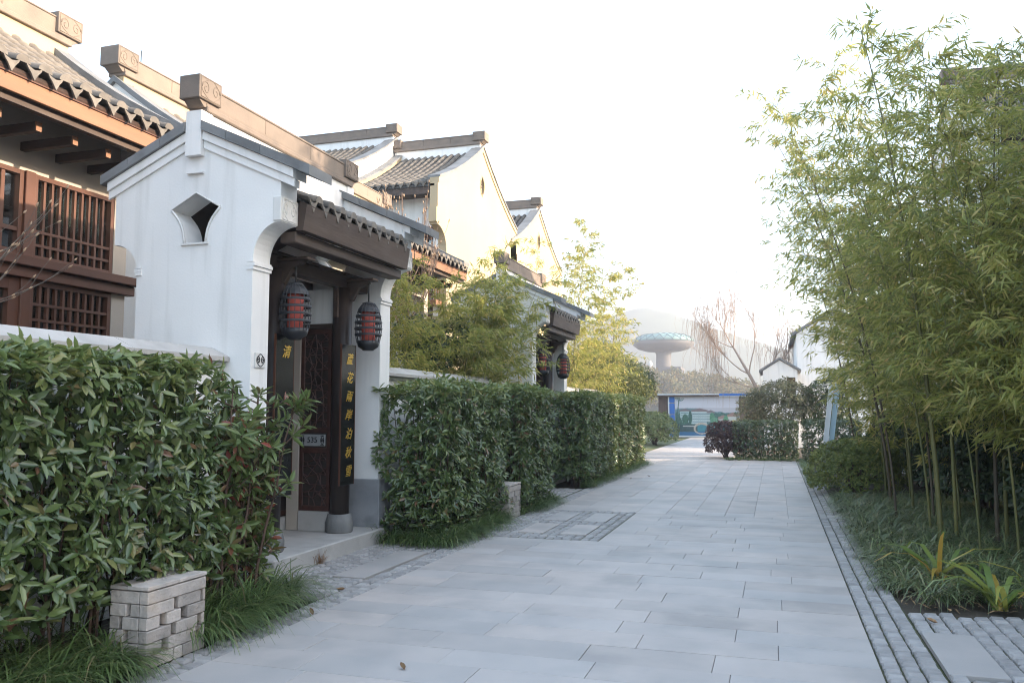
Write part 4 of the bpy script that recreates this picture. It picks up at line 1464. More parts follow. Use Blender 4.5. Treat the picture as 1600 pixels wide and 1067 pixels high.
rect(.80, .98, .28, .42, (.50, .55, .53)); pitch(.68, .84, .37, .09, (.30, .22, .21)); pitch(.82, 1.0, .42, .10, (.33, .22, .20)); rect(.66, .78, .28, .37, (.40, .46, .45))
for (uc, wc_, ru, rw_, col) in ((.16, .36, .05, .12, (.06, .16, .12)), (.24, .40, .03, .15, (.05, .14, .12)), (.585, .40, .04, .11, (.10, .28, .18)), (.64, .32, .05, .08, (.12, .30, .2)), (.80, .34, .04, .11, (.10, .30, .17)), (.05, .28, .06, .14, (.06, .15, .12)), (.92, .30, .06, .05, (.40, .38, .14))):
    fillm(((U - uc) / ru) ** 2 + ((W_ - wc_) / rw_) ** 2 < 1, col, .35)
lake = W_ < .255 + .01 * np.sin(U * 40)
fillm(lake, (.05, .24, .30), .12)
fillm(lake & (U > .55), (.07, .40, .42), .15); fillm(lake & (W_ < .1), (.04, .17, .34), .1); fillm(lake & (U < .35) & (W_ > .08), (.05, .10, .11), .3)
brg = (((U - .42) / .13) ** 2 + ((W_ - .16) / .13) ** 2 < 1) & ~(((U - .42) / .10) ** 2 + ((W_ - .15) / .095) ** 2 < 1)
fillm(brg, (.50, .45, .38), .1)
rect(.12, .33, .20, .225, (.52, .54, .52)); rect(.52, .62, .19, .22, (.48, .46, .40))
for k in range(5): rect(.60 + k * .07, .61 + k * .07, .12, .27, (.45, .62, .60), .2)
trunk = abs(U - (.055 + .012 * np.sin(W_ * 9))) < .008
fillm(trunk & (W_ > .2) & (W_ < .85), (.08, .15, .14), .2)
fo = ((U - .075) / .075) ** 2 + ((W_ - .86) / .10) ** 2
fillm((fo < 1) & (r3.random(U.shape) < .6) & (fo > .15), (.10, .19, .18), .3)
img = np.clip(img * np.where(W_ < .62, .82, 1.0)[..., None], 0.01, .9)
me = np_mesh('print', V, F, M['plaster'], off=wloc(bb))
ca = me.color_attributes.new('paint', 'FLOAT_COLOR', 'POINT')
ca.data.foreach_set('color', np.concatenate([img.reshape(-1, 3), np.ones((nx * nz, 1))], 1).astype(np.float32).ravel())
pm = bpy.data.materials.new('printed_vinyl'); pm.use_nodes = True
N_, L_ = pm.node_tree.nodes, pm.node_tree.links
at = N_.new('ShaderNodeVertexColor'); at.layer_name = 'paint'
L_.new(at.outputs[0], N_['Principled BSDF'].inputs['Base Color']); N_['Principled BSDF'].inputs['Roughness'].default_value = .55
me.materials.clear(); me.materials.append(pm)
link_mesh('print', me, bb)
MB().box(-5.24, -1.84, 46.31, 46.36, .06, 2.2).build('board', M['white_metal'], bb)
for z in (.0, .62, 1.24, 1.86):
    MB().box(-5.53, -5.245, 46.27, 46.40, z + .02, min(z + .60, 2.2), .006).build('blue_panel', M['blue_board'], bb, own=True)
MB().box(-5.60, -5.535, 46.26, 46.41, .0, 2.28).build('edge_post', M['white_metal'], bb)
MB().box(-6.15, -2.86, 46.1, 46.5, 2.30, 2.36).build('top_flashing', M['white_metal'], bb)
MB().box(-6.15, -2.86, 46.14, 46.48, 2.205, 2.298).build('top_beam', M['brown_board'], bb)
MB().box(-2.85, -.75, 46.13, 46.49, 2.24, 2.37).build('top_beam', M['blue_board'], bb)
MB().box(-2.85, -.75, 46.15, 46.47, 2.20, 2.238).build('top_beam', M['white_metal'], bb)
for k in range(5):
    MB().box(-1.83 + k * .23, -1.605 + k * .23, 46.28, 46.36, .02, 2.19, .006).build('brown_panel', M['brown_board'], bb, own=True)
for k in range(2):
    MB().box(-6.12 + k * .26, -5.87 + k * .26, 46.28, 46.36, .02, 2.2, .006).build('brown_panel', M['brown_board'], bb, own=True)
MB().box(-5.24, -1.8, 46.1, 46.45, -.02, .055).build('footing', M['step'], bb)

# ================================================================== SAUCER TOWER
tw = thing('saucer_tower', (-27.6, 220, 0), 'hazy mushroom shaped tower with teal dome in the distance', 'tower')
cx, cy = -27.6, 220
MB().lathe([(2.9, 5), (2.3, 9), (1.95, 12), (1.95, 16), (2.4, 16.9)], cx, cy, 28).build('shaft', M['tower_conc'], tw)
MB().lathe([(2.4, 16.7), (4.5, 16.75), (6.6, 17.35), (7.8, 18.3), (8.1, 18.95), (8.0, 19.25)], cx, cy, 48).build('saucer', M['tower_conc'], tw)
MB().lathe([(7.95, 19.26), (7.5, 20.0), (6.4, 20.75), (4.6, 21.25), (2.4, 21.5), (0.3, 21.6)], cx, cy, 48).build('dome', M['tower_glass'], tw)
def dome_r(z):
    return float(np.interp(z, [19.26, 20.0, 20.75, 21.25, 21.5, 21.6], [7.95, 7.5, 6.4, 4.6, 2.4, .3]))
for k in range(22):
    a0 = 2 * math.pi * k / 22
    m = MB(); pts = []
    for i in range(13):
        u = i / 12
        z = 19.28 + 1.85 * math.sin(math.pi * u)
        a = a0 + (u - .5) * .62
        rr = dome_r(z) + .06
        pts.append((cx + rr * math.cos(a), cy + rr * math.sin(a), z + .04))
    m.tube(pts, .07, 4).build('arch_rib', M['tower_steel'], tw)
MB().lathe([(8.12, 19.12), (8.22, 19.2), (8.12, 19.28), (8.0, 19.2)], cx, cy, 48).build('rim', M['tower_steel'], tw)
MB().box(cx - 1.2, cx + 4.6, cy - 7, cy + 2, 4, 11.6).build('podium', M['tower_conc'], tw)
MB().box(cx - .3, cx + 5.2, cy - 7.6, cy + 2.2, 11.602, 12.3).build('podium_roof', M['tower_conc'], tw)
for k in range(5):
    MB().box(cx - .9 + k * 1.1, cx - .45 + k * 1.1, cy - 7.2, cy - 7.001, 5, 10.8).build('podium_pier', M['relief'], tw)
MB().lathe([(.5, 5), (.5, 13), (.65, 13.2), (0.1, 14.2)], cx - 2.9, cy - 4, 12).build('stair_turret', M['relief'], tw)

# ================================================================== SMALL BUILT THINGS
def brick_box(x1, y0, y1, h, depth, label, seed):
    """open-jointed box of weathered bricks; street face at x1"""
    r = random.Random(seed)
    root = thing('brick_box', (x1 - depth / 2, (y0 + y1) / 2, 0), label, 'brick box', 'brick lamp boxes beside the hedges')
    n = 6
    ch = (h - .03) / n
    MB().box(x1 - depth + .05, x1 - .05, y0 + .05, y1 - .05, -.02, h - .035).build('core', M['ink'], root)
    W = y1 - y0
    lay = [[(0, .48), (.44, .60), (.60, 1)], [(0, .26), (.36, .84), (.84 + .08, 1)], [(0, .40), (.48, .86), (.94, 1)], [(0, .22), (.32, .56), (.68, 1)], [(0, .44), (.52, .92), (.95, 1)], [(0, 1)]]
    lay[0] = [(0, .455), (.46, .60), (.605, 1)]
    def face(fn, L, rows, t=.06):
        for j, row in enumerate(rows):
            for (a, b) in row:
                fn(a * L + .002, b * L - .002, j * ch + .002, (j + 1) * ch - .002, r.uniform(-.003, .004))
    def street(a, b, z0, z1, p): MB().box(x1 - .06, x1 + p, y0 + a, y0 + b, z0, z1, .004).build('brick', M['brick'], root, own=True)
    def near(a, b, z0, z1, p): MB().box(x1 - .062 - a, x1 - .062 - b, y0 - p, y0 + .06, z0, z1, .004).build('brick', M['brick'], root, own=True)
    def far(a, b, z0, z1, p): MB().box(x1 - .062 - a, x1 - .062 - b, y1 - .06, y1 + p, z0, z1, .004).build('brick', M['brick'], root, own=True)
    face(street, W, lay)
    face(near, depth - .062, [[(0, .3), (.42, 1)], [(0, .6), (.72, 1)], [(0, .38), (.5, 1)], [(0, .55), (.66, 1)], [(0, .3), (.42, 1)], [(0, 1)]])
    face(far, depth - .062, [[(0, 1)]] * 6)
    for (a, b, c, d) in ((0, .5, 0, .55), (.505, 1, 0, .55), (0, .38, .555, 1), (.385, 1, .555, 1)):
        MB().box(x1 + .004 - (depth + .004) * c, x1 + .004 - (depth + .004) * d, y0 - .004 + (W + .008) * a + .002, y0 - .004 + (W + .008) * b - .002, h - .024, h + r.uniform(-.004, .003), .003).build('lid_stone', M['brick'], root, own=True)
    return root
brick_box(-3.49, 4.06, 4.58, .475, .27, 'weathered brick box with open joints at the foot of the nearest hedge', 1)
brick_box(-3.49, 10.95, 11.48, .475, .30, 'small grey brick box between the second and third hedge', 2)
# leaning planks by the far hedge
for i, (x, y_, dx, lb, mt) in enumerate(((1.02, 21.0, .28, 'pale white plank leaning right, left one of the pair by the far hedge', 'white_metal'), (1.14, 21.05, .30, 'pale blue plank leaning right, right one of the pair by the far hedge', 'lightblue_board'))):
    p = MB()
    a = Vector((x, y_, -.02)); b = Vector((x + dx, y_ + .25, 2.1))
    d = (b - a).normalized(); s = Vector((1, 0, 0)); s = (s - d * s.dot(d)).normalized(); n_ = d.cross(s)
    vs = []
    for q in (a, b):
        for (u, v) in ((-.055, -.02), (.055, -.02), (.055, .02), (-.055, .02)):
            vs.append(q + s * u + n_ * v)
    p.add(vs, [(3, 2, 1, 0), (4, 5, 6, 7), (0, 1, 5, 4), (1, 2, 6, 5), (2, 3, 7, 6), (3, 0, 4, 7)])
    for u in (-.05, .045):
        vs = []
        for q in (a, b):
            for (uu, vv) in ((u, -.032), (u + .012, -.032), (u + .012, -.021), (u, -.021)):
                vs.append(q + s * uu + n_ * vv)
        p.add(vs, [(3, 2, 1, 0), (4, 5, 6, 7), (0, 1, 5, 4), (1, 2, 6, 5), (2, 3, 7, 6), (3, 0, 4, 7)])
    tag(p.build('leaning_plank', M[mt]), lb, 'plank', 'planks leaning by the far hedge')

# ================================================================== VEGETATION
LEAF_PROTO = {}
def own_leaves(parent, P, D, Nn, L, W, idx, mt, name='leaf', fold=.3, droop=.15):
    """the leaves that show largest, each an object sharing one mesh"""
    key = (mt, fold, droop)
    if key not in LEAF_PROTO:
        V, F = leaf_arrays([[0, 0, 0]], [[1, 0, 0]], np.array([[0, 0, 1.0]]), 1.0, .33, fold, droop)
        LEAF_PROTO[key] = np_mesh('leaf', V, F, M[mt])
    me = LEAF_PROTO[key]
    base = wloc(parent)
    for i in idx:
        d = Vector(D[i]).normalized(); n = Vector(Nn[i]); n = (n - d * n.dot(d)).normalized()
        s = n.cross(d)
        mw = Matrix((d, s, n)).transposed().to_4x4()
        o = link_mesh(name, me, parent)
        o.matrix_basis = Matrix.Translation(Vector(P[i]) - base) @ mw @ Matrix.Diagonal((L[i], W[i] / .33, L[i], 1))


def fbm(P, s, seed):
    r = np.random.default_rng(seed)
    v = 0
    for k in range(5):
        d = r.normal(size=3) * s * (1.6 ** k)
        v = v + np.sin(P @ d + r.uniform(0, 6.28)) / (1.5 ** k)
    return v / 2.2


def rosettes(P, S, per, L0, W0, spread=(0.7, 1.35), gravity=.42):
    """whorls of leaves at shoot tips P pointing along S"""
    n = len(P)
    k = n * per
    Pi = np.repeat(P, per, 0); Si = np.repeat(unit(S), per, 0)
    a = np.tile(np.arange(per) * 2.4, n) + np.repeat(rng.uniform(0, 6.28, n), per) + rng.normal(0, .2, k)
    ref = np.where(abs(Si[:, 2:3]) < .9, np.array([[0, 0, 1.0]]), np.array([[1.0, 0, 0]]))
    u = unit(np.cross(Si, ref)); w = np.cross(Si, u)
    th = rng.uniform(spread[0], spread[1], k)[:, None]
    D = Si * np.cos(th) + (u * np.cos(a)[:, None] + w * np.sin(a)[:, None]) * np.sin(th)
    D[:, 2] -= gravity * rng.uniform(.3, 1.4, k)
    D = unit(D)
    Pi = Pi - Si * rng.uniform(0, .05, k)[:, None]
    L = L0 * rng.uniform(.65, 1.25, k); W = W0 * rng.uniform(.8, 1.2, k)
    return Pi, D, Si + rng.normal(0, .15, (k, 3)), L, W


def hedge(x0, x1, y0, y1, h, label, mt='hedge_leaf', dens=95, per=6, L0=.115, W0=.042, n_own=300, name='hedge', z0=.05, faces='xtnf', bump=.05, top_mt='hedge_top', seed=1, group=None, twigs=70, holes=.55):
    root = thing(name, ((x0 + x1) / 2, y0, 0), label, 'hedge', group)
    P, S = [], []
    def face(n, fn, nrm):
        p = fn(rng.random(n), rng.random(n))
        P.append(p); S.append(np.tile(np.array(nrm, float), (n, 1)))
    ly, lx, lz = y1 - y0, x1 - x0, h - z0
    if 'x' in faces: face(int(dens * ly * lz), lambda a, b: np.stack([np.full(a.shape, x1), y0 + a * ly, z0 + b * lz], 1), (1, 0, 0))
    if 'b' in faces: face(int(dens * .5 * ly * lz), lambda a, b: np.stack([np.full(a.shape, x0), y0 + a * ly, z0 + b * lz], 1), (-1, 0, 0))
    if 't' in faces: face(int(dens * 1.25 * ly * lx), lambda a, b: np.stack([x0 + b * lx, y0 + a * ly, np.full(a.shape, h)], 1), (0, 0, 1))
    if 'n' in faces: face(int(dens * lx * lz), lambda a, b: np.stack([x0 + a * lx, np.full(a.shape, y0), z0 + b * lz], 1), (0, -1, 0))
    if 'f' in faces: face(int(dens * .6 * lx * lz), lambda a, b: np.stack([x0 + a * lx, np.full(a.shape, y1), z0 + b * lz], 1), (0, 1, 0))
    P = np.concatenate(P); S = np.concatenate(S)
    # rounded corners and uneven surface
    c = np.array([(x0 + x1) / 2, (y0 + y1) / 2, (z0 + h) / 2]); hh = np.array([lx, ly, lz]) / 2
    q = (P - c) / hh
    e = np.sort(abs(q), 1)
    P = P - S * (np.clip(e[:, 1:2] - .80, 0, 1) * .35 * min(lx, 1.0))
    f = fbm(P, 2.6, seed); f2 = fbm(P, 7, seed + 1)
    P = P + S * (f * bump + f2 * bump * .5)[:, None]
    tuck = rng.random(len(P)) < .35
    P = P - S * (tuck * rng.uniform(.04, .16, len(P)))[:, None]
    # gaps where the shadowed inside shows
    keep = (fbm(P, 4.2, seed + 2) > -holes) | (S[:, 2] > .5) | (rng.random(len(P)) < .25)
    P, S = P[keep], S[keep]
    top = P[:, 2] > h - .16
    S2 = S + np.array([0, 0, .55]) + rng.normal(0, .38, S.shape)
    Pi, D, Nn, L, W = rosettes(P, S2, per, L0, W0)
    topi = np.repeat(top, per)
    lowi = Pi[:, 2] < z0 + .12
    D[lowi, 2] = abs(D[lowi, 2]) * .3
    own = np.zeros(len(Pi), bool)
    if n_own:
        ok, d = in_view(Pi)
        vis = ok & np.repeat((S[:, 0] > .5) | (S[:, 2] > .5) | (S[:, 1] < -.5), per) & ~np.repeat(tuck[keep], per)
        order = np.argsort(np.where(vis, d / L, 1e9))[:n_own]
        own[order] = True
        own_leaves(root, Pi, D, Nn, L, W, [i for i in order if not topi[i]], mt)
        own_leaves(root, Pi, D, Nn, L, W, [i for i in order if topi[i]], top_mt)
    base = wloc(root)
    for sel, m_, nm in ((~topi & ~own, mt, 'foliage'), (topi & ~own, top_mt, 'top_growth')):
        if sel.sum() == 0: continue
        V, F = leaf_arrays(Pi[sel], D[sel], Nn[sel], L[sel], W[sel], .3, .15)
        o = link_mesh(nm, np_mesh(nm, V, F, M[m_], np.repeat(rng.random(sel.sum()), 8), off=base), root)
        o['kind'] = 'stuff'
    # twiggy inside
    tw = MB()
    cx0 = .13
    r = random.Random(seed)
    for _ in range(twigs):
        a = (r.uniform(x0 + .15, x1 - .15), r.uniform(y0 + .1, y1 - .1), -.02)
        b = (a[0] + r.uniform(-.2, .25), a[1] + r.uniform(-.25, .25), h * r.uniform(.6, .95))
        mid = ((a[0] + b[0]) / 2 + r.uniform(-.06, .06), (a[1] + b[1]) / 2 + r.uniform(-.06, .06), b[2] * .5)
        b = (min(max(b[0], x0 + .08), x1 - .06), min(max(b[1], y0 + .06), y1 - .06), b[2])
        tw.tube([a, mid, b], [.012, .009, .004], 4)
    tw.build('stems', M['stem'], root)['kind'] = 'stuff'
    # inner leaves deeper in, so that the hedge is dense
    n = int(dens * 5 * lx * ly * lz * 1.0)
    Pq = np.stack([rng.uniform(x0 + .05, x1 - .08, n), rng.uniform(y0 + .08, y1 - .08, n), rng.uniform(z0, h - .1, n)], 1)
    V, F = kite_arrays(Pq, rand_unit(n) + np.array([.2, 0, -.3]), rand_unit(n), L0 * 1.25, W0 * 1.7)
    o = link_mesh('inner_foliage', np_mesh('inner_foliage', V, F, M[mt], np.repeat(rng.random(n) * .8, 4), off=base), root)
    o['kind'] = 'stuff'
    return root


hedge(-4.58, -3.66, 0.4, 4.98, 1.84, 'nearest broadleaf hedge on the left, large glossy leaves in front of the white wall', dens=175, seed=1, L0=.102, W0=.036, twigs=120, faces='xtf', bump=.065, z0=.34, holes=.5)
hedge(-4.42, -3.55, 8.78, 11.12, 1.82, 'broadleaf hedge just right of the near gatehouse, in front of the garden wall', dens=165, seed=21, L0=.095, W0=.032, n_own=300, z0=.16, holes=.5)
hedge(-4.40, -3.44, 11.58, 13.30, 1.85, 'middle hedge block behind the small brick box', dens=165, seed=31, L0=.092, W0=.032, n_own=150, z0=.16, holes=.55)
hedge(-4.40, -3.46, 15.85, 23.4, 1.85, 'last long hedge on the left, beside the far gatehouse', dens=125, seed=41, L0=.10, W0=.036, n_own=0, z0=.14)
hedge(-1.25, 0.62, 26.2, 27.6, 1.15, 'low dark clipped hedge standing across the end of the paving', mt='hedge_far', top_mt='hedge_far', dens=120, per=5, L0=.07, W0=.036, n_own=0, seed=51, faces='xtnb', bump=.04, twigs=30)
hedge(0.75, 2.3, 25.0, 26.4, 1.2, 'dark hedge behind the leaning planks', mt='hedge_far', top_mt='hedge_far', dens=110, per=5, L0=.07, W0=.036, n_own=0, seed=61, faces='xtnb', bump=.05, twigs=30)


def ball_shrub(c, r, label, mt, n, L0, W0, name='shrub', cat='shrub', up=.45, own=0, flat=.75, stems=14, seed=3):
    """rounded shrub: leaf whorls over an uneven dome, with stems inside; r=(rx,ry,rz)"""
    root = thing(name, (c[0], c[1], 0), label, cat)
    u = rand_unit(n)
    u[:, 2] = np.where(u[:, 2] < -.35, -u[:, 2], u[:, 2])
    rr = np.where(rng.random(n) < .65, rng.uniform(.9, 1.03, n), rng.uniform(.45, .9, n))
    P0 = u * np.array(r)
    P = np.array(c) + P0 * (rr * (1 + .10 * fbm(u * 2, 2.2, seed)))[:, None]
    P[:, 2] = np.maximum(P[:, 2], .03)
    S = u + np.array([0, 0, up]) + rng.normal(0, .35, u.shape)
    Pi, D, Nn, L, W = rosettes(P, S, 5, L0, W0)
    base = wloc(root)
    V, F = leaf_arrays(Pi, D, Nn, L, W, .3, .12)
    o = link_mesh('foliage', np_mesh('foliage', V, F, M[mt], np.repeat(rng.random(len(Pi)), 8), off=base), root)
    o['kind'] = 'stuff'
    tw = MB(); rn = random.Random(seed)
    for _ in range(stems):
        a = rn.uniform(0, 6.28); k = rn.uniform(.2, .8)
        e = (c[0] + r[0] * k * math.cos(a), c[1] + r[1] * k * math.sin(a), c[2] + r[2] * rn.uniform(.1, .7))
        tw.tube([(c[0] + rn.uniform(-.1, .1), c[1] + rn.uniform(-.1, .1), -.03), ((c[0] + e[0]) / 2, (c[1] + e[1]) / 2, e[2] * .6), e], [.02, .014, .005], 5)
    tw.build('stems', M['stem'], root)
    return root

ball_shrub((-4.95, 36.2, .5), (1.0, 1.3, .92), 'round clipped bush at the far end of the left hedge', 'hedge_top', 1500, .075, .04, 'round_bush', 'bush', seed=8)
ball_shrub((-1.5, 27.0, .45), (.68, .75, .75), 'dark purple rounded shrub left of the clipped hedge', 'purple_leaf', 1500, .06, .03, 'purple_shrub', seed=9)
ball_shrub((1.35, 16.3, .34), (.85, 1.0, .70), 'low yellow green mounded shrub beside the paving on the right', 'mound_leaf', 2400, .055, .024, 'mound_shrub', seed=10)
ball_shrub((1.55, 18.4, .32), (.8, .9, .65), 'dark low shrub just behind the yellow green mound', 'dark_leaf', 1200, .06, .026, 'low_shrub', seed=12)
ball_shrub((0.25, 29.2, 1.35), (1.25, .9, 1.15), 'loose grey green shrub behind the dark clipped hedge', 'grey_leaf', 1500, .10, .035, 'grey_shrub', seed=13)
ball_shrub((1.75, 29.4, 1.4), (1.0, 1.0, 1.2), 'dark evergreen shrub behind the leaning planks', 'dark_leaf', 1300, .09, .035, 'evergreen_shrub', seed=14)
ball_shrub((-0.75, 30.5, 1.2), (.6, .7, 1.0), 'sparse pale shrub between the billboard and the grey green shrub', 'grey_leaf', 420, .09, .028, 'pale_shrub', seed=15)

# ---- photinia at the gate corner: open stems, leaves towards the top, red young leaves
def photinia():
    root = thing('photinia_shrub', (-3.95, 5.95, 0), 'leggy red tipped shrub with bare lower stems beside the near gate', 'shrub')
    rn = random.Random(12)
    tips, dirs = [], []
    for k in range(24):
        st = MB()
        a = Vector((-3.95 + rn.uniform(-.34, .24), 5.36 + rn.uniform(-.35, .40), -.03))
        h_ = rn.uniform(1.25, 1.72)
        lean = Vector((rn.uniform(-.15, .22), rn.uniform(-.15, .14), 0))
        pts = [a + lean * (t ** 1.4) + Vector((rn.uniform(-.02, .02), rn.uniform(-.02, .02), h_ * t)) for t in (0, .2, .4, .6, .8, 1)]
        st.tube(pts, [.013, .012, .010, .009, .007, .004], 5)
        tips.append(pts[-1]); dirs.append(Vector((0, 0, 1)))
        for b in range(rn.randint(10, 14)):
            t = rn.uniform(.12, .98)
            if t < .55 and rn.random() < .35: continue
            p = a + lean * (t ** 1.4) + Vector((0, 0, h_ * t))
            d = Vector((rn.uniform(-1, 1), rn.uniform(-1, 1), rn.uniform(.3, 1.0))).normalized()
            L = rn.uniform(.12, .30)
            q = p + d * L
            st.tube([p, q], [.006, .003], 4)
            tips.append(q); dirs.append(d)
            tips.append(p + d * L * .55); dirs.append(d)
        st.build('stem', M['stem'], root)
    P = np.array([tuple(t) for t in tips]); S = np.array([tuple(d) for d in dirs])
    Pi, D, Nn, L, W = rosettes(P, S + rng.normal(0, .2, S.shape), 7, .115, .036, (.5, 1.25), .3)
    ok, d = in_view(Pi)
    order = np.argsort(np.where(ok, d, 1e9))
    own_leaves(root, Pi, D, Nn, L, W, order[:300], 'photinia')
    rest_ = order[300:]
    V, F = leaf_arrays(Pi[rest_], D[rest_], Nn[rest_], L[rest_], W[rest_], .3, .15)
    link_mesh('foliage', np_mesh('foliage', V, F, M['photinia'], np.repeat(rng.random(len(rest_)), 8), off=wloc(root)), root)['kind'] = 'stuff'
photinia()

# ---- grasses
def grass_strip(name, zones, label, cat, mt, per_m2, L0, W0, dirf, bend=1.9, clump=18):
    P, D, L, W = [], [], [], []
    for (x0, x1, y0, y1) in zones:
        n = int(per_m2 * (x1 - x0) * (y1 - y0))
        c = np.stack([rng.uniform(x0, x1, n), rng.uniform(y0, y1, n), np.full(n, .0)], 1)
        Pc = np.repeat(c, clump, 0) + np.concatenate([rng.normal(0, .022, (n * clump, 2)), np.zeros((n * clump, 1))], 1)
        a = rng.uniform(0, 6.28, n * clump)
        base = np.stack([np.cos(a), np.sin(a), np.full(n * clump, 1.0)], 1) * np.array([.55, .55, 1.0])
        d = base + np.array(dirf) * rng.uniform(.2, 1.1, (n * clump, 1))
        P.append(Pc); D.append(d)
        sc = np.repeat(rng.uniform(.75, 1.2, n), clump)
        L.append(L0 * rng.uniform(.6, 1.15, n * clump) * sc); W.append(W0 * rng.uniform(.7, 1.2, n * clump))
    P, D, L, W = map(np.concatenate, (P, D, L, W))
    D[:, 2] = np.maximum(D[:, 2], .25)
    V, F, k = blade_arrays(P, D, L, W, bend * rng.uniform(.7, 1.25, len(P)))
    c = P.mean(0); c[2] = 0
    o = link_mesh(name, np_mesh(name, V, F, M[mt], np.repeat(rng.random(len(P)), k), off=c), None, tuple(c))
    return tag(o, label, cat, kind='stuff')

grass_strip('mondo_grass', [(-4.0, -3.56, .6, 4.02), (-3.95, -3.68, 4.62, 6.0), (-3.88, -3.55, 4.62, 5.3)], 'dark drooping grass along the foot of the nearest hedge', 'grass', 'mondo', 110, .52, .008, (.55, 0, 0), clump=40)
grass_strip('mondo_grass', [(-4.30, -3.44, 8.62, 8.9), (-3.66, -3.46, 8.8, 10.9)], 'drooping grass round the foot of the second hedge', 'grass', 'mondo', 120, .40, .008, (.5, -.35, 0), clump=34)
grass_strip('mondo_grass', [(-3.62, -3.44, 11.55, 13.45)], 'drooping grass at the foot of the middle hedge block', 'grass', 'mondo', 100, .36, .009, (.6, 0, 0), clump=26)
grass_strip('mondo_grass', [(-3.62, -3.42, 15.9, 21.1), (-3.62, -3.40, 21.1, 23.3)], 'low grass edging the last left hedge', 'grass', 'mondo', 80, .34, .010, (.6, 0, 0), clump=24)
grass_strip('mondo_grass', [(-1.5, .66, 25.75, 26.3), (.62, .82, 17.5, 26.0)], 'dark grass at the foot of the far clipped hedge', 'grass', 'mondo', 45, .22, .010, (0, -.4, 0), clump=20)
grass_strip('liriope', [(.98, 1.6, 7.25, 14.8), (1.6, 3.6, 7.4, 15.5)], 'dark green strap grass covering the bamboo bed', 'ground cover', 'liriope', 40, .38, .011, (-.25, -.2, 0), 2.1, clump=24)
grass_strip('liriope', [(.86, 1.15, 7.5, 14.6)], 'drooping strap grass edging the cobbles under the bamboo', 'ground cover', 'liriope', 55, .28, .009, (-.5, -.1, 0), 2.2, clump=22)
grass_strip('liriope', [(.86, 1.9, 14.9, 15.6), (.9, 1.3, 17.2, 18)], 'dark strap grass round the mounded shrub', 'ground cover', 'liriope', 40, .28, .010, (-.3, -.3, 0), 2.1, clump=20)

# ---- broad strap-leaved plants turning yellow
def strap_plant(x, y_, n, L0, label, seed):
    r = np.random.default_rng(seed)
    root = thing('strap_leaf_plant', (x, y_, 0), label, 'plant', 'yellowing strap leaved plants')
    for i in range(n):
        a = r.uniform(0, 6.28)
        d = np.array([[math.cos(a) * .5, math.sin(a) * .5, r.uniform(.5, 1.2)]])
        V, F, k = blade_arrays([[r.normal(0, .02), r.normal(0, .02), -.01]], d, L0 * r.uniform(.7, 1.2), r.uniform(.034, .050), r.uniform(1.0, 2.5), seg=4)
        link_mesh('leaf', np_mesh('leaf', V, F, M['strap'], np.zeros(len(V)), smooth=True), root)
strap_plant(1.33, 8.25, 17, .78, 'yellow green strap leaved plant, farther of the two by the cobbles', 3)
strap_plant(1.60, 7.24, 22, .72, 'yellowing strap leaved plant at the bottom right cobbles', 4)
strap_plant(1.98, 7.22, 16, .70, 'strap leaved plant with orange leaf at the right picture edge', 9)
# dry tuft at the step
r_ = np.random.default_rng(5)
n = 60
V, F, k = blade_arrays(np.stack([r_.normal(-4.285, .015, n), r_.normal(7.35, .04, n), np.full(n, -.01)], 1), np.stack([r_.uniform(-.2, .6, n), r_.uniform(-.6, .6, n), np.ones(n)], 1), r_.uniform(.08, .2, n), .004, r_.uniform(.3, 1.2, n))
tag(link_mesh('dry_grass_tuft', np_mesh('dry_grass_tuft', V, F, M['dry_grass'])), 'tuft of dry brown grass in front of the gate step', 'grass', kind='stuff')
# bamboo litter on the bed
n = 2600
Pl = np.stack([rng.uniform(.9, 3.4, n), rng.uniform(7.02, 15.5, n), np.full(n, .07)], 1)
Pl[:, 2] = np.where((Pl[:, 0] < 1.1) | (Pl[:, 1] < 7.4), .02, .075)
a_ = rng.uniform(0, 6.28, n)
V, F = kite_arrays(Pl, np.stack([np.cos(a_), np.sin(a_), rng.normal(0, .12, n)], 1), np.tile([[0, 0, 1.0]], (n, 1)) + rng.normal(0, .2, (n, 3)), rng.uniform(.06, .13, n), .014)
tag(link_mesh('leaf_litter', np_mesh('leaf_litter', V, F, M['dead_leaf'], np.repeat(rng.random(n), 4), off=(1.5, 10, 0)), None, (1.5, 10, 0)), 'dry bamboo leaf litter on the soil under the grove', 'leaf litter', kind='stuff')
# fallen leaves
lm = np_mesh('fallen_leaf', *leaf_arrays([[-.05, 0, .008]], [[1, 0, .02]], np.array([[0, .2, 1.0]]), .10, .042, .5, -.25), M['dead_leaf'])
for (x, y_, lb) in ((-3.40, 5.12, 'curled dry leaf on the cobbles beside the nearest grass'), (-3.48, 6.30, 'pale dry leaf at the end of the near grass strip'), (-3.30, 5.55, 'small dry leaf on the left cobble kerb near the gate step'), (-2.10, 4.55, 'small dark leaf lying on the paving at lower left'), (-1.55, 4.35, 'tiny leaf on the near paving slabs'), (-3.02, 18.2, 'dry leaf on the paving beside the last left hedge'), (-2.75, 19.0, 'farther dry leaf on the paving beside the last left hedge'), (.93, 7.6, 'dry leaf on the soil edge by the right cobbles'), (1.02, 6.62, 'dry leaf on the right cobbles near the stone slab'), (1.2, 7.02, 'dry leaf at the near corner of the bamboo bed')):
    o = link_mesh('fallen_leaf', lm, None, (x, y_, .004))
    o.rotation_euler = (random.uniform(-.3, .3), random.uniform(-.3, .3), random.uniform(0, 6.28))
    o.scale = (random.uniform(.6, 1.0),) * 3
    tag(o, lb, 'leaf', 'fallen leaves on the paving')

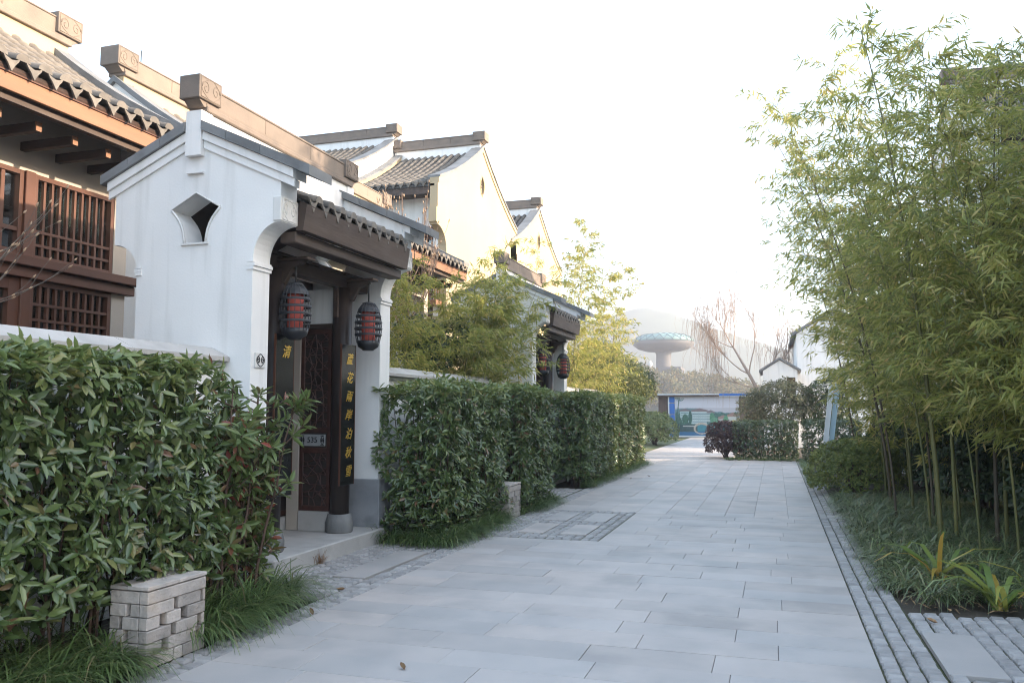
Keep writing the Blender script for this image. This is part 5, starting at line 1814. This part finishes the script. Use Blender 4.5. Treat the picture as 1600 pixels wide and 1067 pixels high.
# ---- bamboo
def bamboo(base, h_, lean, label, mt='bamboo_leaf', r0=.019, start=.25, nb=3, sprays=5, per=5, blen=.75, L0=.135, W0=.017, culm='culm', group=None, seed=0, name='bamboo', tipd=.25, thin=1.0):
    r = np.random.default_rng(seed)
    root = thing(name, base, label, 'bamboo', group)
    base = np.array(base, float); lean = np.array([lean[0], lean[1], 0.0])
    def pos(t):
        t = np.asarray(t, float)[..., None]
        return base + np.array([0, 0, 1.0]) * h_ * (t - tipd * .25 * np.clip(t - .7, 0, 1) ** 2 * 4) + lean * (t ** 1.7)
    ts = np.linspace(0, 1, 15)
    pts = pos(ts)
    pts[0, 2] -= .04
    m = MB()
    m.tube([tuple(p) for p in pts], [r0 * (1 - .86 * t) for t in ts], 7, cap=False)
    # node rings
    nn = int(h_ / .27)
    for k in range(1, nn):
        t = k / nn
        if t > .7: break
        p = pos(t); q = pos(min(t + .004, 1))
        rr = r0 * (1 - .86 * t)
        m.tube([tuple(p), tuple(p + (q - p) * .5), tuple(q)], [rr * 1.03, rr * 1.22, rr * 1.03], 7, cap=False)
    m.build('culm', M[culm], root)
    # branchlets
    tw = MB()
    PP, DD, LL = [], [], []
    nodes = np.linspace(start, .985, max(4, int(h_ * (1 - start) / .22)))
    az = r.uniform(0, 6.28)
    for t in nodes:
        p = pos(t)
        az += 2.4 + r.normal(0, .4)
        ln = blen * (1 - .55 * max(0, (t - .55) / .45)) * min(1, .55 + (t - start) * 2)
        for j in range(nb):
            a = az + (j - (nb - 1) / 2) * .9 + r.normal(0, .3)
            if t > .60 and r.random() < (t - .60) * 1.5 * thin: continue
            L = ln * r.uniform(.6, 1.25)
            d = np.array([math.cos(a) * .85, math.sin(a) * .85, r.uniform(.35, .95)]); d /= np.linalg.norm(d)
            e1 = p + d * L * .5
            d2 = d * np.array([1, 1, .35]) + np.array([0, 0, -.12]); d2 /= np.linalg.norm(d2)
            e2 = e1 + d2 * L * .5
            tw.tube([tuple(p), tuple(e1), tuple(e2)], [.004, .003, .0015], 3, cap=False)
            u = np.linspace(.25, 1.0, sprays) + r.normal(0, .04, sprays)
            for uu in u:
                uu = min(max(uu, .1), 1.0)
                c = p + (e1 - p) * uu * 2 if uu < .5 else e1 + (e2 - e1) * (uu - .5) * 2
                dd = d if uu < .5 else d2
                n = per
                o_ = np.tile(dd, (n, 1)) * .75 + r.normal(0, .55, (n, 3)) + np.array([0, 0, -.45])
                PP.append(np.tile(c, (n, 1)) + r.normal(0, .03, (n, 3))); DD.append(o_); LL.append(np.full(n, L0) * r.uniform(.6, 1.25, n))
    tw.build('branchlets', M[culm], root)['kind'] = 'stuff'
    P = np.concatenate(PP); D = unit(np.concatenate(DD)); L = np.concatenate(LL)
    ok = P[:, 2] > .25
    P, D, L = P[ok], D[ok], L[ok]
    Nn = np.cross(D, r.normal(size=D.shape)); Nn[:, 2] = abs(Nn[:, 2]) + .3
    V, F = kite_arrays(P, D, Nn, L, W0 * r.uniform(.75, 1.3, len(P)), .18)
    clumpv = fbm(P, 2.0, seed + 5) * .18 + .1
    lv = np.clip(r.random(len(P)) * .75 + clumpv, 0.01, .985)
    o = link_mesh('foliage', np_mesh('foliage', V, F, M[mt], np.repeat(lv, 4), off=tuple(base)), root)
    o['kind'] = 'stuff'
    return root

GR = 'bamboo grove on the right'
front = [((1.66, 10.0, 0), 6.1, (-.6, .2), 'thick green bamboo culm nearest the far strap leaved plant', .030, 'culm'),
         ((1.69, 14.3, 0), 6.3, (-1.7, -.2), 'tan bamboo culm leaning far left over the paving, above the mounded shrub', .026, 'culm_old'),
         ((1.45, 16.9, 0), 5.9, (-1.2, -.1), 'thin grey bamboo culm rising out of the mounded shrub', .018, 'culm_old'),
         ((2.10, 16.4, 0), 6.2, (-1.3, 0), 'leaning bamboo culm behind the mounded shrub, second from the left', .022, 'culm'),
         ((1.72, 11.0, 0), 5.8, (-1.1, .1), 'thin bamboo culm leaning left just behind the thick green one', .016, 'culm'),
         ((1.92, 10.6, 0), 6.0, (-.15, 0), 'yellowish bamboo culm just right of the thick green one', .022, 'culm'),
         ((2.24, 10.2, 0), 5.7, (.25, .1), 'grey bamboo culm above the right strap leaved plants, left of two', .024, 'culm_old'),
         ((2.40, 10.5, 0), 5.5, (.12, -.1), 'grey bamboo culm above the right strap leaved plants, right of two', .024, 'culm'),
         ((2.50, 12.3, 0), 6.2, (.1, .1), 'straight bamboo culm in shade right of centre of the grove', .020, 'culm'),
         ((1.55, 12.6, 0), 6.2, (-1.45, .1), 'slim bamboo culm leaning left in the middle of the grove edge', .018, 'culm_old'),
         ((1.85, 13.2, 0), 7.0, (-.9, .3), 'tall slim bamboo culm behind the leaning pair', .020, 'culm')]
for i, (b, h_, ln, lb, r0, cm) in enumerate(front):
    bamboo(b, h_ * 1.0, ln, lb, r0=r0, culm=cm, group=GR, seed=100 + i, start=.26, nb=4, sprays=6, per=7, blen=1.05, L0=.155, W0=.021)
rb = random.Random(77)
spots = [(2.9, 9.6), (2.7, 9.0), (2.15, 11.6), (2.9, 11.2), (2.05, 14.9), (2.45, 13.6), (2.5, 15.2), (2.35, 17.4), (1.95, 18.6), (2.3, 19.8), (2.6, 18.4), (3.2, 10.4), (3.3, 12.0), (3.4, 13.3), (3.3, 9.0), (1.75, 15.4), (1.95, 12.2), (2.6, 10.0), (2.2, 9.2), (3.5, 11.0), (2.75, 14.6), (2.7, 16.2)]
for i, (x, y_) in enumerate(spots):
    bamboo((x, y_, 0), rb.uniform(4.2, 5.6), (rb.uniform(-.8, .15), rb.uniform(-.3, .3)), 'slender green bamboo standing deep in the dense grove on the right', r0=rb.uniform(.014, .022), culm=rb.choice(('culm', 'culm_old')), group='bamboos deep in the grove', seed=200 + i, start=.16 if i % 2 else .26, nb=4, sprays=6, per=7, blen=1.05, L0=.155, W0=.021)
# low leafy shoots within the grove
for i, (x, y_, h_, ln, lb) in enumerate(((2.42, 9.2, 2.3, (-.25, -.3), 'short bright bamboo shoot at the right picture edge'), (1.95, 9.6, 3.4, (-.5, -.35), 'bright leafy bamboo spraying forward in the middle of the grove'), (2.3, 8.8, 3.0, (-.1, -.3), 'leafy bamboo nearest the camera on the right'), (2.0, 12.0, 3.2, (-.55, -.2), 'short leafy bamboo low inside the grove'))):
    bamboo((x, y_, 0), h_, ln, lb, r0=.012, group=GR, seed=300 + i, start=.38, nb=4, sprays=7, per=8, blen=.8, L0=.17, W0=.022, mt='bamboo_leaf')

GL = 'bamboo in the left courtyard'
bamboo((-5.35, 10.9, 0), 3.7, (.25, .2), 'yellow green bamboo beside the near gate pillar, above the hedge', 'bamboo_yellow', .014, .3, 5, 7, 8, .85, .12, .018, group=GL, seed=401)
bamboo((-5.5, 11.9, 0), 3.6, (.1, -.2), 'second yellow green bamboo beside the near gate pillar, farther back', 'bamboo_yellow', .014, .3, 5, 7, 8, .85, .12, .018, group=GL, seed=402)
bamboo((-5.2, 14.1, 0), 4.3, (.5, -.3), 'arching light green bamboo covering the far gatehouse wall', 'bamboo_leaf', .016, .35, 5, 8, 9, 1.0, .14, .02, group=GL, seed=403)
bamboo((-5.1, 14.7, 0), 3.9, (.9, .3), 'light green bamboo drooping over the far gate porch', 'bamboo_leaf', .016, .35, 5, 8, 9, 1.0, .14, .02, group=GL, seed=404)
bamboo((-5.3, 13.2, 0), 3.3, (.3, .3), 'light green bamboo left of the far gatehouse', 'bamboo_leaf', .016, .3, 5, 8, 9, .95, .14, .02, group=GL, seed=405)
bamboo((-5.15, 13.7, 0), 3.9, (.6, .1), 'light green bamboo in front of the far gatehouse gable', 'bamboo_leaf', .016, .3, 5, 8, 9, .95, .14, .02, group=GL, seed=412)
bamboo((-5.0, 12.6, 0), 3.4, (.35, .4), 'low light green bamboo above the second hedge', 'bamboo_leaf', .014, .3, 5, 8, 8, .85, .14, .02, group=GL, seed=413)
bamboo((-5.3, 10.2, 0), 3.3, (.3, .3), 'yellow green bamboo touching the near gate pillar', 'bamboo_yellow', .014, .3, 4, 7, 8, .8, .12, .018, group=GL, seed=414)
bamboo((-4.95, 13.4, 0), 3.7, (.5, .3), 'full light green bamboo clump left of the far lanterns', 'bamboo_leaf', .016, .34, 6, 8, 9, .95, .15, .024, group=GL, seed=416)
bamboo((-5.15, 12.0, 0), 3.5, (.3, .1), 'yellow tinged bamboo between the two gatehouses', 'bamboo_yellow', .014, .34, 5, 8, 8, .85, .14, .02, group=GL, seed=417)
bamboo((-4.9, 20.2, 0), 6.6, (.5, .4), 'tallest wispy bamboo rising over the far hedge', 'bamboo_leaf', .015, .3, 4, 7, 7, .95, .15, .024, group=GL, seed=418)
bamboo((-4.85, 24.4, 0), 6.0, (.7, .3), 'wispy bamboo over the end of the far hedge, nearest the tower', 'bamboo_leaf', .015, .25, 4, 7, 7, 1.0, .15, .026, group=GL, seed=419)
bamboo((-5.4, 18.6, 0), 5.6, (.1, .3), 'tall thin bamboo in front of the cream gable, left one', 'bamboo_leaf', .014, .4, 3, 5, 6, .8, .14, .02, group=GL, seed=406)
bamboo((-5.6, 16.8, 0), 5.4, (.1, .2), 'tall thin bamboo in front of the cream gable, near its balcony', 'bamboo_leaf', .014, .4, 3, 5, 5, .8, .14, .02, group=GL, seed=407)
bamboo((-5.1, 21.2, 0), 6.2, (.45, .2), 'tall feathery bamboo against the sky right of the far gatehouse', 'bamboo_leaf', .016, .2, 4, 7, 7, 1.0, .15, .024, group=GL, seed=408)
bamboo((-5.0, 23.4, 0), 5.4, (.5, .3), 'feathery bamboo behind the far hedge, leaning right', 'bamboo_leaf', .016, .15, 4, 7, 8, 1.0, .15, .024, group=GL, seed=409)
bamboo((-5.2, 22.3, 0), 4.0, (.2, .3), 'bushy bamboo behind the far hedge, below the feathery ones', 'bamboo_leaf', .016, .15, 4, 6, 7, 1.0, .14, .02, group=GL, seed=410)
bamboo((-5.0, 25.6, 0), 4.6, (.6, .3), 'bamboo at the far end of the left garden, leaning over the lane', 'bamboo_leaf', .016, .15, 3, 6, 6, 1.0, .15, .022, group=GL, seed=411)

# ---- leafy trees
def leafy_tree(base, h_, crown, label, mt, n, L0, W0, name='leafy_tree', trunk_r=.09, seed=1, lobes=9, group=None, bark='bark_grey', cz=None):
    r = np.random.default_rng(seed)
    root = thing(name, base, label, 'tree', group)
    base = np.array(base, float)
    cz = cz if cz is not None else h_ - crown[2]
    tk = MB()
    top = base + np.array([r.normal(0, .1), r.normal(0, .1), cz])
    tk.tube([tuple(base - np.array([0, 0, .05])), tuple((base + top) / 2 + r.normal(0, .05, 3)), tuple(top)], [trunk_r, trunk_r * .8, trunk_r * .55], 8)
    LP, LR = [], []
    for k in range(lobes):
        u = unit(r.normal(size=3)); u[2] = abs(u[2]) * 1.1 - .3
        c = top + u * np.array(crown) * r.uniform(.45, .8)
        LP.append(c); LR.append(r.uniform(.32, .55) * np.array(crown))
        tk.tube([tuple(top - np.array([0, 0, .2])), tuple((top + c) / 2 + r.normal(0, .08, 3)), tuple(c)], [trunk_r * .5, trunk_r * .3, trunk_r * .1], 5)
    tk.build('trunk', M[bark], root)
    LP, LR = np.array(LP), np.array(LR)
    k = r.integers(0, lobes, n)
    u = unit(r.normal(size=(n, 3)))
    P = LP[k] + u * LR[k] * (r.uniform(.5, 1.08, n) ** .6)[:, None]
    P = P + r.normal(0, .05, P.shape) * np.array(crown).mean()
    ok = P[:, 2] > .15
    P, u = P[ok], u[ok]
    D = u * .6 + r.normal(0, .6, P.shape) + np.array([0, 0, -.2])
    V, F = kite_arrays(P, D, u + r.normal(0, .5, P.shape), L0 * r.uniform(.6, 1.3, len(P)), W0 * r.uniform(.7, 1.3, len(P)))
    o = link_mesh('crown', np_mesh('crown', V, F, M[mt], np.repeat(r.random(len(P)), 4), off=tuple(base)), root)
    return root

leafy_tree((-5.4, 12.6, 0), 3.2, (.75, .75, .8), 'dark green bushy tree between the yellow bamboo and the far gatehouse', 'dark_leaf', 7000, .085, .03, 'bushy_tree', .05, 21)
leafy_tree((-6.0, 27.5, 0), 4.1, (1.6, 1.6, 1.5), 'olive green rounded tree beyond the left hedge, below the feathery bamboo', 'olive_leaf', 9000, .11, .045, 'rounded_tree', .09, 22)
leafy_tree((-6.2, 31.5, 0), 3.9, (1.8, 1.6, 1.5), 'yellow olive tree beyond the left hedge, left of the round bush', 'olive_leaf', 9000, .12, .05, 'rounded_tree', .09, 23)
leafy_tree((-6.1, 38.5, 0), 3.7, (1.2, 1.2, 1.3), 'dark green tree left of the billboard, behind the round bush', 'dark_leaf', 8000, .12, .05, 'evergreen_tree', .09, 24)
leafy_tree((-8.3, 41, 0), 5.0, (1.9, 1.6, 1.9), 'olive tree far left of the billboard', 'olive_leaf', 8000, .14, .06, 'rounded_tree', .1, 25)
leafy_tree((4.5, 9.9, 0), 8.4, (1.05, 1.1, 2.3), 'tall evergreen tree added out of view on the right to shade the near gate', 'dark_leaf', 9000, .13, .055, 'evergreen_tree', .1, 29)  # added out of view; its shadow falls on gate ridge and windows
# evergreen trees added behind the bamboo to keep sun off lane and hedges
for i, (x, y_, h_) in enumerate(((4.5, 13.3, 5.6), (4.8, 21.6, 5.6), (5.2, 24.2, 5.9), (5.0, 27.0, 5.6))):
    leafy_tree((x, y_, 0), h_, (1.5, 1.5, 1.9), 'dark evergreen tree added behind the bamboo grove to block the sun', 'dark_leaf', 9000, .13, .055, 'evergreen_tree', .1, 30 + i, group='evergreens behind the grove')

for i, (x, y_) in enumerate(((3.3, 10.2), (3.5, 11.6), (3.4, 13.0), (3.2, 8.6))):  # added to block a sun strip on the road; also backs the grove
    s_ = ball_shrub((x, y_, .8), (.95, .9, 1.25), 'dark evergreen shrub added behind the bamboo culms to block low sun', 'dark_leaf', 1100, .11, .045, 'evergreen_shrub', seed=70 + i)
    s_['group'] = 'shrubs behind the bamboo culms'

ball_shrub((4.1, 13.9, 1.3), (.85, .95, 1.6), 'big dark evergreen shrub added between the two right hand houses to block sun', 'dark_leaf', 1500, .11, .045, 'evergreen_shrub', seed=81)  # added to stop the sun stripe through the gap between the houses
for i, (x, y_, lb) in enumerate(((2.75, 13.3, 'dark shrub among the culms right of the thick green bamboo'), (2.75, 15.2, 'dark shrub behind the leaning tan bamboo'), (2.65, 17.3, 'dark shrub behind the mounded shrub, under the bamboo'), (2.4, 19.6, 'dark shrub far back under the bamboo near the low white wall'))):
    ball_shrub((x, y_, .6), (.6, .75, .85), lb, 'dark_leaf', 900, .10, .04, 'evergreen_shrub', seed=85 + i)

# far wood on the knoll below the tower
P, k_ = [], 0
r5 = np.random.default_rng(9)
cl = []
for _ in range(380):
    x = r5.uniform(-78, 0); y_ = r5.uniform(188, 222)
    gz = float(np.interp(x + 36, [-60, -36, -14, 0, 11, 22, 34, 60], [0, 5.5, 9.5, 10, 9, 6.2, 3.6, 0])) * max(0, math.sin(math.pi * (y_ - 188) / 60)) ** .8
    if abs(x + 26) < 6 and y_ > 211: continue
    cl.append((x, y_, gz + r5.uniform(.4, 3.0), r5.uniform(1.3, 2.6)))
for (x, y_, z, s) in cl:
    u = unit(r5.normal(size=(170, 3)))
    P.append(np.array([x, y_, z]) + u * s * np.array([1, 1, .9]) * r5.uniform(.6, 1.05, (170, 1)))
P = np.concatenate(P)
V, F = kite_arrays(P, r5.normal(size=P.shape), r5.normal(size=P.shape), .75 * r5.uniform(.6, 1.3, len(P)), .45)
o = link_mesh('far_wood', np_mesh('far_wood', V, F, M['far_wood'], np.repeat(r5.random(len(P)), 4), off=(-36, 205, 0)), None, (-36, 205, 0))
tag(o, 'hazy autumn wood on the knoll below the tower', 'wood', kind='stuff')
# belt of trees at the foot of the view, behind the billboard
for i, (x, y_, h_, lb) in enumerate(((-13, 75, 6.0, 'hazy tree behind the billboard, far left'), (2, 82, 6.0, 'hazy tree behind the willow on the right'), (9, 70, 7.5, 'hazy tree behind the white houses on the right'))):
    leafy_tree((x, y_, 0), h_, (2.6, 2.2, 2.2), lb, 'far_wood', 5000, .35, .18, 'hazy_tree', .18, 50 + i)

# ---- bare trees
def grow(m, p, d, L, r, depth, rn, tips, up=.15, spread=.5, segs=3, kids=(2, 3), shrink=.72):
    pts = [Vector(p)]; rr = [r]
    for i in range(segs):
        d = (d + Vector((rn.uniform(-1, 1), rn.uniform(-1, 1), rn.uniform(-1, 1))) * .13 + Vector((0, 0, up * .3))).normalized()
        pts.append(pts[-1] + d * L / segs); rr.append(r * (1 - .45 * (i + 1) / segs))
    m.tube([tuple(q) for q in pts], rr, 6 if r > .03 else 4, cap=False)
    if depth == 0:
        tips.append((pts[-1], d)); return
    if depth <= 2:
        tips.append((pts[1], d)); tips.append((pts[2], d))
    for k in range(rn.randint(*kids)):
        nd = (d + Vector((rn.uniform(-1, 1), rn.uniform(-1, 1), rn.uniform(-.4, .8))) * spread).normalized()
        s = rn.choice(pts[1:]) if k else pts[-1]
        grow(m, s, nd, L * rn.uniform(.6, .9) * shrink / .72, r * .58, depth - 1, rn, tips, up, spread, segs, kids, shrink)

def willow():
    root = thing('bare_willow', (.0, 41.5, 0), 'bare weeping willow leaning left behind the billboard', 'tree')
    rn = random.Random(31)
    m = MB(); tips = []
    b = Vector((-.1, 41.5, -.1))
    f1 = b + Vector((-.35, .1, 1.9)); f2 = b + Vector((-1.05, .1, 3.3)); f3 = b + Vector((-1.75, .1, 4.6))
    m.tube([tuple(b), tuple(f1), tuple(f2), tuple(f3)], [.13, .10, .075, .045], 8)
    for (s, d, L, r) in ((f1, (.5, .1, 1), 1.9, .05), (f1, (.1, .3, 1), 1.9, .045), (f2, (-1, .1, .35), 1.6, .04), (f2, (.15, .2, 1), 1.6, .04), (f3, (-.5, 0, .9), 1.2, .03), (f3, (.2, .1, 1), 1.2, .03), ((f1 + f2) / 2, (-1, -.1, .25), 1.7, .035), (f1 * .6 + b * .4, (.7, 0, 1), 1.9, .045), (f3, (-1, 0, .2), 1.0, .025)):
        grow(m, s, Vector(d).normalized(), L, r, 3, rn, tips, .18, .5, 4, (2, 3))
    m.build('trunk', M['willow'], root)
    w = MB()
    for (p, d) in tips:
        for k in range(rn.randint(2, 4)):
            L = rn.uniform(.7, 2.4)
            o_ = Vector((rn.uniform(-.45, .45), rn.uniform(-.45, .45), 0)) + d * .25
            pts = [p, p + o_ * .5 + Vector((0, 0, .06)), p + o_ * .9 + Vector((0, 0, -L * .3)), p + o_ + Vector((rn.uniform(-.08, .08), 0, -L * .65)), p + o_ + Vector((rn.uniform(-.1, .1), 0, -L))]
            pts = [q if q.z > .8 else Vector((q.x, q.y, .8 + rn.random() * .3)) for q in pts]
            w.tube([tuple(q) for q in pts], [.007, .006, .005, .004, .003], 3, cap=False)
    w.build('hanging_twigs', M['willow'], root)['kind'] = 'stuff'
willow()

def magnolia(base, h_, label, seed, n=16):
    root = thing('bare_magnolia', base, label, 'tree', 'bare magnolias')
    rn = random.Random(seed)
    m = MB(); tips = []
    b = Vector(base)
    m.tube([tuple(b - Vector((0, 0, .05))), tuple(b + Vector((.03, 0, h_ * .35))), tuple(b + Vector((0, .05, h_ * .62)))], [.055, .045, .035], 7)
    for k in range(n):
        z = h_ * rn.uniform(.45, .68)
        a = rn.uniform(0, 6.28)
        grow(m, b + Vector((0, 0, z)), Vector((math.cos(a) * .7, math.sin(a) * .7, .75)).normalized(), h_ * .15, .014, 2, rn, tips, .9, .38, 3, (2, 3))
    for k in range(9):
        a = rn.uniform(0, 6.28); q = b + Vector((math.cos(a) * .5, math.sin(a) * .5, h_ * .72))
        m.tube([tuple(q), tuple(q + Vector((rn.uniform(-.05, .05), rn.uniform(-.05, .05), h_ * rn.uniform(.12, .26))))], [.009, .004], 4)
        tips.append((q + Vector((0, 0, h_ * .22)), Vector((0, 0, 1))))
    m.build('branches', M['bark'], root)
    w = MB()
    for (p, d) in tips:
        w.tube([tuple(p), tuple(p + d * .025), tuple(p + d * .06)], [.006, .013, .002], 5)
    w.build('buds', M['twig_bud'], root)['kind'] = 'stuff'
magnolia((-6.05, 13.1, 0), 5.4, 'bare budding magnolia above the near gate roof, before the cream house', 5)
def near_twigs():
    root = thing('bare_shrub', (-5.7, 4.3, 0), 'bare pale twigs in front of the left lattice windows', 'shrub')
    rn = random.Random(8)
    m = MB(); tips = []
    b = Vector((-5.7, 4.3, 0))
    m.tube([tuple(b), (-5.72, 4.32, 1.3), (-5.7, 4.4, 2.3)], [.03, .025, .018], 6)
    for d in ((.0, .9, .30), (.1, .8, .75), (-.1, .95, .12), (.05, .7, 1.0)):
        grow(m, Vector((-5.7, 4.38, rn.uniform(2.1, 2.35))), Vector(d).normalized(), .55, .010, 2, rn, tips, .15, .4, 3, (2, 2))
    m.build('branches', M['bark_grey'], root)
    w = MB()
    for (p, d) in tips:
        w.tube([tuple(p), tuple(p + d * .02), tuple(p + d * .045)], [.004, .009, .002], 5)
    w.build('buds', M['twig_bud'], root)
near_twigs()

# ================================================================== HAZE
hz = MB().box(-950, 950, -110, 1000, -3.2, 79).build('haze', M['plaster'])
hm = bpy.data.materials.new('haze_air'); hm.use_nodes = True
N_, L_ = hm.node_tree.nodes, hm.node_tree.links
N_.remove(N_['Principled BSDF'])
pv = N_.new('ShaderNodeVolumePrincipled')
pv.inputs['Color'].default_value = (.93, .93, 1.0, 1)
pv.inputs['Density'].default_value = 0.00098
pv.inputs['Anisotropy'].default_value = 0.3
L_.new(pv.outputs[0], N_['Material Output'].inputs['Volume'])
hz.data.materials.clear(); hz.data.materials.append(hm)
tag(hz, 'thin pale morning haze over the whole lane', 'haze', kind='stuff')
